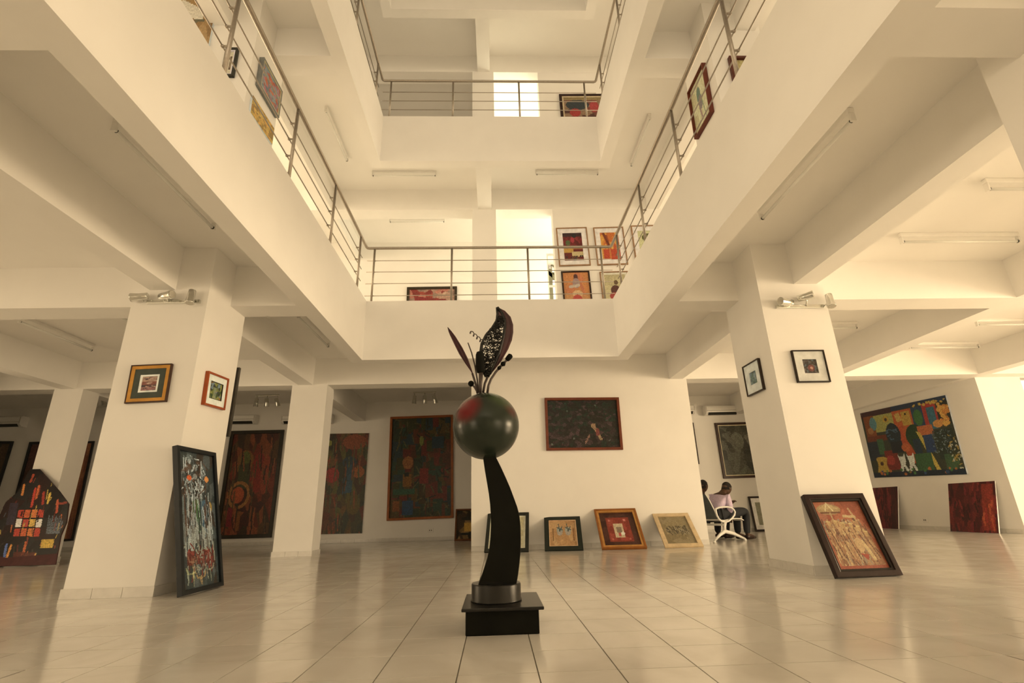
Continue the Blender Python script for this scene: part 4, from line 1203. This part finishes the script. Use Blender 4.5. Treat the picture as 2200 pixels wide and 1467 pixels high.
Rp = [(1065, 982), (1076, 1004), (1086, 1026), (1095.5, 1048), (1104, 1071), (1110.5, 1089), (1115, 1106), (1117.5, 1130), (1118, 1155), (1117.5, 1180), (1115, 1208), (1112, 1232), (1108, 1253)]
m = MB()
vs, n = [], len(Lp)
for i in range(n):
    a, b = sp_(*Lp[i]), sp_(*Rp[i])
    th = .07 + .06 * i / (n - 1)
    vs += [(a.x, yc - th, a.z), (b.x, yc - th, b.z), (b.x, yc + th, b.z), (a.x, yc + th, a.z)]
fs = [(0, 1, 2, 3), tuple(4 * (n - 1) + q for q in (3, 2, 1, 0))]
for i in range(n - 1):
    for q in range(4):
        fs.append((4 * i + q, 4 * i + (q + 1) % 4, 4 * i + 4 + (q + 1) % 4, 4 * i + 4 + q))
m.add(vs, fs)
m.build('stem', BLACK, S, bevel=.008)
# globe with painted glaze
gc, gr = sp_(1044, 914.5), (sp_(1115, 915).x - sp_(973, 915).x) / 2
GL = bpy.data.materials.new('painted_globe')
GL.use_nodes = True
nt = GL.node_tree
b = nt.nodes['Principled BSDF']
b.inputs['Roughness'].default_value = 0.24
b.inputs['Specular IOR Level'].default_value = 0.3
tc = nt.nodes.new('ShaderNodeTexCoord')
nz = nt.nodes.new('ShaderNodeTexNoise')
nz.inputs['Scale'].default_value = 7
nt.links.new(tc.outputs['Object'], nz.inputs['Vector'])
base = nt.nodes.new('ShaderNodeValToRGB')
base.color_ramp.elements[0].color = (*alb((26, 27, 15), R_CEN), 1)
base.color_ramp.elements[1].color = (*alb((40, 39, 22), R_CEN), 1)
nt.links.new(nz.outputs['Fac'], base.inputs['Fac'])
prev = base.outputs['Color']


def patch(direction, r0, r1, rgb, prev):
    d = Vector(direction).normalized() * gr * U
    vm = nt.nodes.new('ShaderNodeVectorMath')
    vm.operation = 'DISTANCE'
    vm.inputs[1].default_value = d
    nt.links.new(tc.outputs['Object'], vm.inputs[0])
    mr = nt.nodes.new('ShaderNodeMapRange')
    mr.interpolation_type = 'SMOOTHSTEP'
    mr.inputs[1].default_value, mr.inputs[2].default_value = r0 * gr * U, r1 * gr * U
    mr.inputs[3].default_value, mr.inputs[4].default_value = 1, 0
    nt.links.new(vm.outputs['Value'], mr.inputs[0])
    mx = nt.nodes.new('ShaderNodeMix')
    mx.data_type = 'RGBA'
    nt.links.new(mr.outputs[0], mx.inputs[0])
    nt.links.new(prev, mx.inputs[6])
    mx.inputs[7].default_value = (*alb(rgb, R_CEN), 1)
    return mx.outputs[2]


prev = patch((-.55, -.7, .42), .2, .6, (92, 14, 11), prev)
prev = patch((.72, -.45, .42), .1, .42, (70, 32, 20), prev)
prev = patch((.45, -.45, .75), .2, .6, (46, 50, 20), prev)
nt.links.new(prev, b.inputs['Base Color'])
MB().sphere(gc, gr, 64, 36).build('globe', GL, S, origin=gc)


def z4(x, y, dy=0.0):
    return sp_(920 + x / 4.075, 640 + y / 4.075, dy)


def stalk(pts, r0, r1, name='stalk', dy=0.0, extra=None):
    P_ = [z4(*q, dy) for q in pts]
    rs = [r0 + (r1 - r0) * i / (len(P_) - 1) for i in range(len(P_))]
    return MB().tube(P_, rs, 8).build(name, STEMM, S)


def leaf_blade(left, right, name, material, dy=0.0, bow=.05, th=.012, parent=None):
    """blade between two outlines; cupped towards the middle"""
    m = MB()
    n = len(left)
    K = 4
    rows = []
    for side in (0, 1):
        for i in range(n):
            for k in range(K + 1):
                u = k / K
                q = (left[i][0] * (1 - u) + right[i][0] * u, left[i][1] * (1 - u) + right[i][1] * u)
                rows.append(z4(*q, dy + bow * math.sin(math.pi * u) * math.sin(math.pi * i / (n - 1)) + side * th))
    fs = []
    W = K + 1
    for i in range(n - 1):
        for k in range(K):
            a = i * W + k
            fs.append((a, a + 1, a + W + 1, a + W))
            a += n * W
            fs.append((a, a + W, a + W + 1, a + 1))
    for i in range(n - 1):
        for k in (0, K):
            a, b = i * W + k, (i + 1) * W + k
            fs.append((a, b, b + n * W, a + n * W))
    m.add(rows, fs, True)
    return m.build(name, material, parent or S)


ll = [(168, 255), (178, 295), (192, 330), (225, 400), (270, 490), (325, 575), (375, 645), (388, 672)]
lr = [(172, 255), (205, 292), (238, 335), (300, 435), (345, 525), (372, 600), (390, 655), (392, 674)]
leaf_blade(ll, lr, 'leaf', LEAF, -.02)
stalk([(386, 660), (405, 720), (420, 770), (432, 830)], .011, .013)
midr = [(606, 82), (645, 130), (668, 190), (672, 250), (660, 330), (640, 410), (618, 490), (580, 580), (545, 645), (522, 690)]
rl = [(608, 80), (672, 112), (722, 165), (744, 235), (745, 300), (733, 370), (700, 450), (640, 555), (575, 635), (528, 692)]
big = leaf_blade(midr, rl, 'leaf', LEAF, .02, bow=.04)
lo = [(602, 84), (606, 140), (600, 195), (562, 258), (505, 325), (468, 400), (455, 490), (465, 590), (485, 650), (505, 690)]
MB().tube([z4(*q, .02) for q in lo], .014, 8).tube([z4(*q, .02) for q in midr], .016, 8).tube([z4(*lo[-1], .02), z4(*midr[-1], .02)], .014, 8).build('leaf_rim', BLACK_SHEEN, big)
leaf_blade([lo[0], lo[1], (603, 170)], [midr[0], midr[1], (655, 168)], 'leaf_tip', LEAF, .02, bow=.0)
rnd = random.Random(5)
m = MB()


def lerp_edge(E, y):
    for (xa, ya), (xb, yb) in zip(E[:-1], E[1:]):
        if ya <= y <= yb:
            return xa + (xb - xa) * (y - ya) / max(1e-6, yb - ya)
    return E[-1][0]


for k in range(330):
    y = rnd.uniform(165, 672)
    xa, xb = lerp_edge(lo, y), lerp_edge(midr, y)
    x = rnd.uniform(xa + 4, xb - 4)
    c = z4(x, y, .02 + rnd.uniform(-.02, .02))
    r = rnd.uniform(.011, .023)
    th = rnd.uniform(0, 6.28)
    arc = rnd.uniform(3.0, 5.6)
    tilt = rnd.uniform(-.9, .9)
    pts = []
    for q in range(8):
        an = th + arc * q / 7
        pts.append(c + Vector((math.cos(an) * r * 1.2, math.sin(an) * r * tilt, math.sin(an) * r)))
    m.tube(pts, .0048, 4, cap=False)
mo = m.build('curled_wire_infill', BLACK_SHEEN, big)
mo['kind'] = 'stuff'
stalk([(520, 690), (495, 750), (480, 830)], .012, .013)
MB().tube([z4(455, 468, -.03), z4(454, 476, -.03), z4(453, 500, -.03), z4(455, 600, -.03), z4(462, 648, -.03), z4(464, 660, -.03)], [.012, .036, .046, .05, .044, .016], 14).build('seed_head', BLACK, S)
stalk([(462, 650), (458, 740), (455, 830)], .024, .016, dy=-.03)
stalk([(348, 392), (380, 480), (408, 590), (430, 720), (440, 830)], .006, .009)
st = stalk([(715, 512), (680, 552), (640, 592), (590, 650), (550, 710), (528, 765), (518, 830)], .012, .013)
MB().tube([z4(728, 496), z4(722, 503), z4(706, 522), z4(690, 540), z4(684, 548)], [.012, .03, .03, .026, .012], 12).build('bud', BLACK, st)
MB().tube([z4(670, 562), z4(655, 578), z4(640, 592)], [.014, .03, .014], 12).tube([z4(634, 598), z4(622, 612), z4(610, 628)], [.013, .022, .012], 12).build('bud', BLACK, st)
st = stalk([(378, 752), (405, 780), (425, 812), (432, 835)], .010, .012)
MB().sphere(z4(375, 750), .032, 16, 10).build('bead', BLACK, st)
pts = []
for k in range(70):
    u = k / 69
    x, y = 362 + 120 * u, 290 + 100 * u
    an = u * 6.28 * 4.2
    pts.append(z4(x + 10 * math.cos(an), y + 16 * math.sin(an), .05 + .03 * math.cos(an)))
MB().tube(pts, .0052, 6).build('wire_coil', STEMM, S)
stalk([(480, 388), (470, 500), (460, 700), (450, 835)], .005, .006, dy=.05)

# ----------------------------------------------------------------- stair seen through the landing window
STAIRM = mat('grey_olive_steel', (.16, .16, .10), .6, noise=.1, scale=10)
st = thing('outdoor_stair', (2.9, 20.2, Z1), 'grey outdoor stair seen in the strip of window behind the first gallery', 'stair')
for s_ in (0, .35):
    a, b = on('Y', 20.0 + s_, 1160, 566), on('Y', 20.0 + s_, 1192, 592)
    MB().obox(a, (b - a) * 1.6, (0, .06, 0), (0, 0, -.22)).build('stringer', STAIRM, st)
a, b = on('Y', 20.05, 1160, 548), on('Y', 20.05, 1192, 574)
MB().tube([a, b, b + (b - a) * .6], .04, 8).build('handrail', STAIRM, st)
for k in range(5):
    p = on('Y', 20.05, 1160 + k * 7, 568 + k * 5.7)
    MB().obox(p + Vector((-.05, -.02, -.05)), (.3, 0, 0), (0, .45, 0), (0, 0, .05)).build('tread', STAIRM, st)
    q = on('Y', 20.05, 1163 + k * 7, 551 + k * 5.7)
    MB().tube([q, (q.x, q.y, p.z)], .018, 6).build('baluster', STAIRM, st)
p = on('Y', 20.05, 1178, 600)
MB().box(p.x, p.x + .18, 20.0, 20.18, Z1 + .002, p.z + .5).build('post', STAIRM, st)

# ----------------------------------------------------------------- waiting bench and the two men
O = Vector((6.78, 15.34, 0))
dv = Vector((.897, .441, 0)).normalized()
av = Vector((-dv.y, dv.x, 0))


def bp_(px, py, k=0.0):
    return on_plane(O + av * k, av, px, py)


BW = mat('white_powder_coat', (.80, .80, .77), .3, 0.0, noise=.03, scale=15)
BG = mat('dark_grey_mesh_back', alb((62, 58, 44), R_RBACK), .55, noise=.15, scale=40, bump=.3, bscale=200)
bench = thing('waiting_bench', O, 'white-framed waiting bench with loop armrests and dark back, in the doorway', 'bench')
SW = .80
loop = [(1538, 1093), (1544, 1090.5), (1552, 1089), (1562, 1088.6), (1570, 1090), (1576, 1094), (1579, 1099.5), (1578, 1106), (1573, 1113), (1566, 1119), (1558, 1121.5), (1550, 1119.5), (1544, 1114), (1540.5, 1107), (1538.5, 1100), (1537.5, 1094)]


def end_frame(k):
    sh = av * k
    L = [bp_(*q) + sh for q in loop]
    f = MB().tube(L + [L[0]], .026, 8).build('armrest_loop', BW, bench)
    MB().tube([bp_(1558, 1120) + sh, bp_(1557, 1130) + sh, bp_(1557, 1144) + sh], [.05, .04, .05], 10).build('pillar', BW, bench)
    ra, fa = bp_(1535, 1163) + sh, bp_(1601, 1160) + sh
    top = bp_(1557, 1141) + sh
    ra.z = fa.z = .05
    r2, f2 = Vector(ra), Vector(fa)
    MB().tube([ra, ra.lerp(top, .55) + Vector((0, 0, .02)), top, fa.lerp(top, .55) + Vector((0, 0, .03)), fa], [.03, .042, .055, .045, .03], 10).build('foot_bar', BW, bench)
    for q in (ra, fa):
        MB().tube([(q.x, q.y, .002), (q.x, q.y, .055)], [.045, .035], 12).build('foot_pad', BW, bench)


for k in (0, SW * 3):
    end_frame(k)
bk = [(1517, 1061), (1521, 1067), (1526, 1075), (1531.5, 1086), (1537, 1097), (1541, 1108), (1546, 1115)]
st_ = [(1546, 1115), (1556, 1117.5), (1570, 1115), (1584, 1112.5), (1593, 1113), (1600, 1116.5)]
for j in range(3):
    B0 = [bp_(*q) + av * (j * SW + .03) for q in bk]
    B1 = [p + av * (SW - .06) for p in B0]
    m = MB()
    n = len(B0)
    off = dv * -.022
    m.add(B0 + B1 + [p + off for p in B0] + [p + off for p in B1],
          [(i, i + 1, n + i + 1, n + i) for i in range(n - 1)] + [(2 * n + i, 3 * n + i, 3 * n + i + 1, 2 * n + i + 1) for i in range(n - 1)] +
          [(i, 2 * n + i, 2 * n + i + 1, i + 1) for i in range(n - 1)] + [(n + i, n + i + 1, 3 * n + i + 1, 3 * n + i) for i in range(n - 1)] + [(0, n, 3 * n, 2 * n), (n - 1, 3 * n - 1, 4 * n - 1, 2 * n - 1)])
    bo = m.build('backrest', BG, bench)
    for Bx in (B0, B1):
        MB().tube(Bx, .016, 8).build('back_rod', BW, bo)
    S0 = [bp_(*q) + av * (j * SW + .03) for q in st_]
    S1 = [p + av * (SW - .06) for p in S0]
    m = MB()
    n = len(S0)
    off = Vector((0, 0, -.022))
    m.add(S0 + S1 + [p + off for p in S0] + [p + off for p in S1],
          [(i, i + 1, n + i + 1, n + i) for i in range(n - 1)] + [(2 * n + i, 3 * n + i, 3 * n + i + 1, 2 * n + i + 1) for i in range(n - 1)] +
          [(i, 2 * n + i, 2 * n + i + 1, i + 1) for i in range(n - 1)] + [(n + i, n + i + 1, 3 * n + i + 1, 3 * n + i) for i in range(n - 1)] + [(0, n, 3 * n, 2 * n), (n - 1, 3 * n - 1, 4 * n - 1, 2 * n - 1)])
    m.build('seat', BW, bench)
q = bp_(1557, 1123)
MB().obox(q - dv * .05 - Vector((0, 0, .08)), dv * .1, av * (SW * 3), Vector((0, 0, .06))).build('beam', BW, bench)

SKIN_D = mat('dark_brown_skin', (0.075, 0.036, 0.02), .5, noise=.12, scale=25)
HAIR = mat('black_hair', (0.008, 0.006, 0.005), .8, noise=.3, scale=90, bump=.5, bscale=300)


def skin_obj(name, nodes, edges, root, material, parent, origin, sub=2):
    keys = list(nodes)
    me = bpy.data.meshes.new(name)
    me.from_pydata([tuple((Vector(nodes[k][0]) - Vector(origin)) * U) for k in keys], [(keys.index(a), keys.index(b)) for a, b in edges], [])
    o = bpy.data.objects.new(name, me)
    link(o, parent, origin)
    md = o.modifiers.new('skin', 'SKIN')
    md.use_smooth_shade = True
    sk = me.skin_vertices[0].data if me.skin_vertices else None
    if sk is None:
        bm = bmesh.new(); bm.from_mesh(me); bm.verts.layers.skin.verify(); bm.to_mesh(me); bm.free()
        sk = me.skin_vertices[0].data
    for i, k in enumerate(keys):
        r = nodes[k][1]
        sk[i].radius = (r, r) if not isinstance(r, tuple) else r
        sk[i].use_root = (k == root)
    ss = o.modifiers.new('sub', 'SUBSURF')
    ss.levels = ss.render_levels = sub
    me.materials.append(material)
    return o


def man(label, k, J, shirt_rgb, trouser_rgb, collar=None, shoulder_w=.27, look=(1, 0, 0)):
    """J: joints as pixels in the profile plane K along the bench, limbs spread sideways"""
    def p(name, s=0.0):
        q = bp_(*J[name], k) + av * s
        return q
    base = bp_(*J['pelvis'], k)
    base = Vector((base.x, base.y, 0))
    t = thing('person', base, label, 'person')
    N, E = {}, []
    N['pelvis'] = (p('pelvis'), .115); N['belly'] = (p('belly'), .125); N['chest'] = (p('chest'), .135); N['neck'] = (p('neck'), .06); N['skull'] = (p('skull'), .075)
    E += [('pelvis', 'belly'), ('belly', 'chest'), ('chest', 'neck'), ('neck', 'skull')]
    for s, nm in ((-1, 'near'), (1, 'far')):
        N['sh' + nm] = (p('shoulder', s * shoulder_w), .062)
        N['el' + nm] = (p('elbow_' + nm, s * shoulder_w * 1.1), .046)
        N['wr' + nm] = (p('wrist_' + nm, s * shoulder_w * .8), .03)
        w = N['wr' + nm][0]
        h = p('hand_' + nm, s * shoulder_w * .75)
        N['pa' + nm] = (h, .034)
        E += [('chest', 'sh' + nm), ('sh' + nm, 'el' + nm), ('el' + nm, 'wr' + nm), ('wr' + nm, 'pa' + nm)]
        d = (h - w).normalized()
        for fi in range(5):
            sp2 = (fi - 2) * .032
            lf = (.10, .13, .14, .13, .10)[fi] if fi else .08
            f1 = h + d * lf * .6 + av * sp2 * (1.6 if fi == 0 else 1)
            f2 = f1 + d * lf * .5 + Vector((0, 0, -.05)) - (dv * .02)
            N['f1%s%d' % (nm, fi)] = (f1, .0095); N['f2%s%d' % (nm, fi)] = (f2, .008)
            E += [('pa' + nm, 'f1%s%d' % (nm, fi)), ('f1%s%d' % (nm, fi), 'f2%s%d' % (nm, fi))]
        N['hip' + nm] = (p('pelvis', s * .16) , .095)
        N['kn' + nm] = (p('knee', s * .2) + dv * (.06 if nm == 'far' else 0), .066)
        an = p('ankle', s * .2) + dv * (.08 if nm == 'far' else 0)
        an.z = .14
        to = an + dv * .30
        to.z = .055
        N['an' + nm] = (an, .042); N['to' + nm] = (to, .036)
        E += [('pelvis', 'hip' + nm), ('hip' + nm, 'kn' + nm), ('kn' + nm, 'an' + nm), ('an' + nm, 'to' + nm)]
    org = WO[t.name]
    body = skin_obj('body', N, E, 'pelvis', SKIN_D, t, org)

    def garment(name, keys, grow, rgb, root, rough=.8):
        nn = {q: (N[q][0], N[q][1] + grow) for q in keys}
        ee = [(a, b) for a, b in E if a in nn and b in nn]
        return skin_obj(name, nn, ee, root, mat('cloth_%d_%d_%d' % rgb, alb(rgb, R_RBACK), rough, noise=.12, scale=30), t, org)
    garment('shirt', ['pelvis', 'belly', 'chest', 'shnear', 'shfar', 'elnear', 'elfar', 'wrnear', 'wrfar'], .016, shirt_rgb, 'chest')
    garment('trousers', ['pelvis', 'hipnear', 'hipfar', 'knnear', 'knfar', 'annear', 'anfar'], .02, trouser_rgb, 'pelvis')
    for nm in ('near', 'far'):
        a, b = N['an' + nm][0], N['to' + nm][0]
        MB().tube([a - dv * .07 + Vector((0, 0, -.07)), a + Vector((0, 0, -.06)), a.lerp(b, .6) + Vector((0, 0, -.02)), b + dv * .03], [.06, .075, .066, .04], 12).build('shoe', mat('brown_shoe_leather', (.03, .014, .01), .4, noise=.15, scale=20), t)
    if collar:
        c = N['neck'][0]
        MB().tube([c - Vector((0, 0, .09)), c - Vector((0, 0, .03))], [.15, .11], 16, cap=False).build('collar', mat('pale_collar', alb(collar, R_RBACK), .8, noise=.05), t)
    # head with nose, ears, eyes, mouth, close-cropped hair
    hc = p('head')
    lk = Vector(look).normalized()
    sd = av
    upv = lk.cross(sd).normalized()
    if upv.z < 0: upv = -upv
    HR = J['hr']
    vs, fs = [], []
    nu, nv = 28, 18
    for i in range(nv + 1):
        th = math.pi * i / nv
        for j in range(nu):
            ph = 2 * math.pi * j / nu
            x, y, z = math.sin(th) * math.cos(ph), math.sin(th) * math.sin(ph), math.cos(th)
            fx, fy_, fz = x * 1.0, y * .78, z * 1.16
            if x > .0 and z < 0: fx *= 1 - .12 * (-z) ; fy_ *= 1 - .25 * (-z)
            if x < 0 and z < -.3: fx *= .8
            nose = math.exp(-((y / .14) ** 2 + ((z + .12) / .2) ** 2)) * (x > .3)
            fx += .2 * nose
            lips = math.exp(-((y / .28) ** 2 + ((z + .52) / .1) ** 2)) * (x > .3)
            fx += .07 * lips
            eye = math.exp(-(((abs(y) - .33) / .13) ** 2 + ((z - .12) / .1) ** 2)) * (x > .3)
            fx -= .07 * eye
            vs.append(hc + (lk * fx + sd * fy_ + upv * fz) * HR)
    for i in range(nv):
        for j in range(nu):
            fs.append((i * nu + j, i * nu + (j + 1) % nu, (i + 1) * nu + (j + 1) % nu, (i + 1) * nu + j))
    hd = MB().add(vs, fs, True).build('head', SKIN_D, t)
    for s in (-1, 1):
        MB().sphere(hc + (sd * s * .8 - lk * .05 - upv * .05) * HR, HR * .2, 10, 8, (1, .5, 1.3)).build('ear', SKIN_D, hd)
        MB().sphere(hc + (lk * .86 + sd * s * .3 + upv * .14) * HR, HR * .1, 8, 6).build('eye', mat('eye_white', (.5, .48, .44), .2, noise=.02), hd)
    hv, hf = [], []
    for i in range(10):
        th = math.pi * .5 * i / 9
        for j in range(nu):
            ph = 2 * math.pi * j / nu
            x, y, z = math.sin(th) * math.cos(ph), math.sin(th) * math.sin(ph), math.cos(th)
            lim = .42 if x > .35 else (-.0 if x > -.2 else -.35)
            z2 = max(z, lim) if i < 9 else lim
            if i >= 7: z2 = min(z, lim) if lim < 0 else lim
            rr = math.sqrt(max(0, 1 - min(1, z2 * z2)))
            q = math.sqrt(x * x + y * y) or 1e-6
            hv.append(hc + (lk * (x / q * rr * 1.06 - .02) + sd * y / q * rr * .86 + upv * (z2 * 1.22 + .01)) * HR)
    for i in range(9):
        for j in range(nu):
            hf.append((i * nu + j, i * nu + (j + 1) % nu, (i + 1) * nu + (j + 1) % nu, (i + 1) * nu + j))
    MB().add(hv, hf, True).build('hair', HAIR, t)
    return t


man('man in a pink-lilac shirt bent forward on the bench, hands raised before him', .42, dict(
    pelvis=(1543, 1106), belly=(1540, 1092), chest=(1543, 1071), neck=(1551, 1060), skull=(1558, 1053), head=(1561, 1049), shoulder=(1547, 1068),
    elbow_near=(1551, 1092), wrist_near=(1555, 1103), hand_near=(1557, 1109), elbow_far=(1574, 1092), wrist_far=(1582, 1082), hand_far=(1585, 1078),
    knee=(1590, 1097), ankle=(1594, 1150), hr=.165), (150, 120, 106), (22, 20, 16), look=(.86, .42, -.38))
man('man in a dark jacket sitting upright on the bench beside the middle wall edge', 1.24, dict(
    pelvis=(1503, 1112), belly=(1501, 1096), chest=(1500, 1074), neck=(1506, 1060), skull=(1510, 1050), head=(1511, 1044), shoulder=(1500, 1070),
    elbow_near=(1508, 1096), wrist_near=(1530, 1102), hand_near=(1536, 1102), elbow_far=(1508, 1096), wrist_far=(1530, 1102), hand_far=(1536, 1102),
    knee=(1549, 1106), ankle=(1550, 1150), hr=.165), (46, 42, 34), (24, 22, 18), collar=(170, 150, 120), look=(.9, .44, -.02))
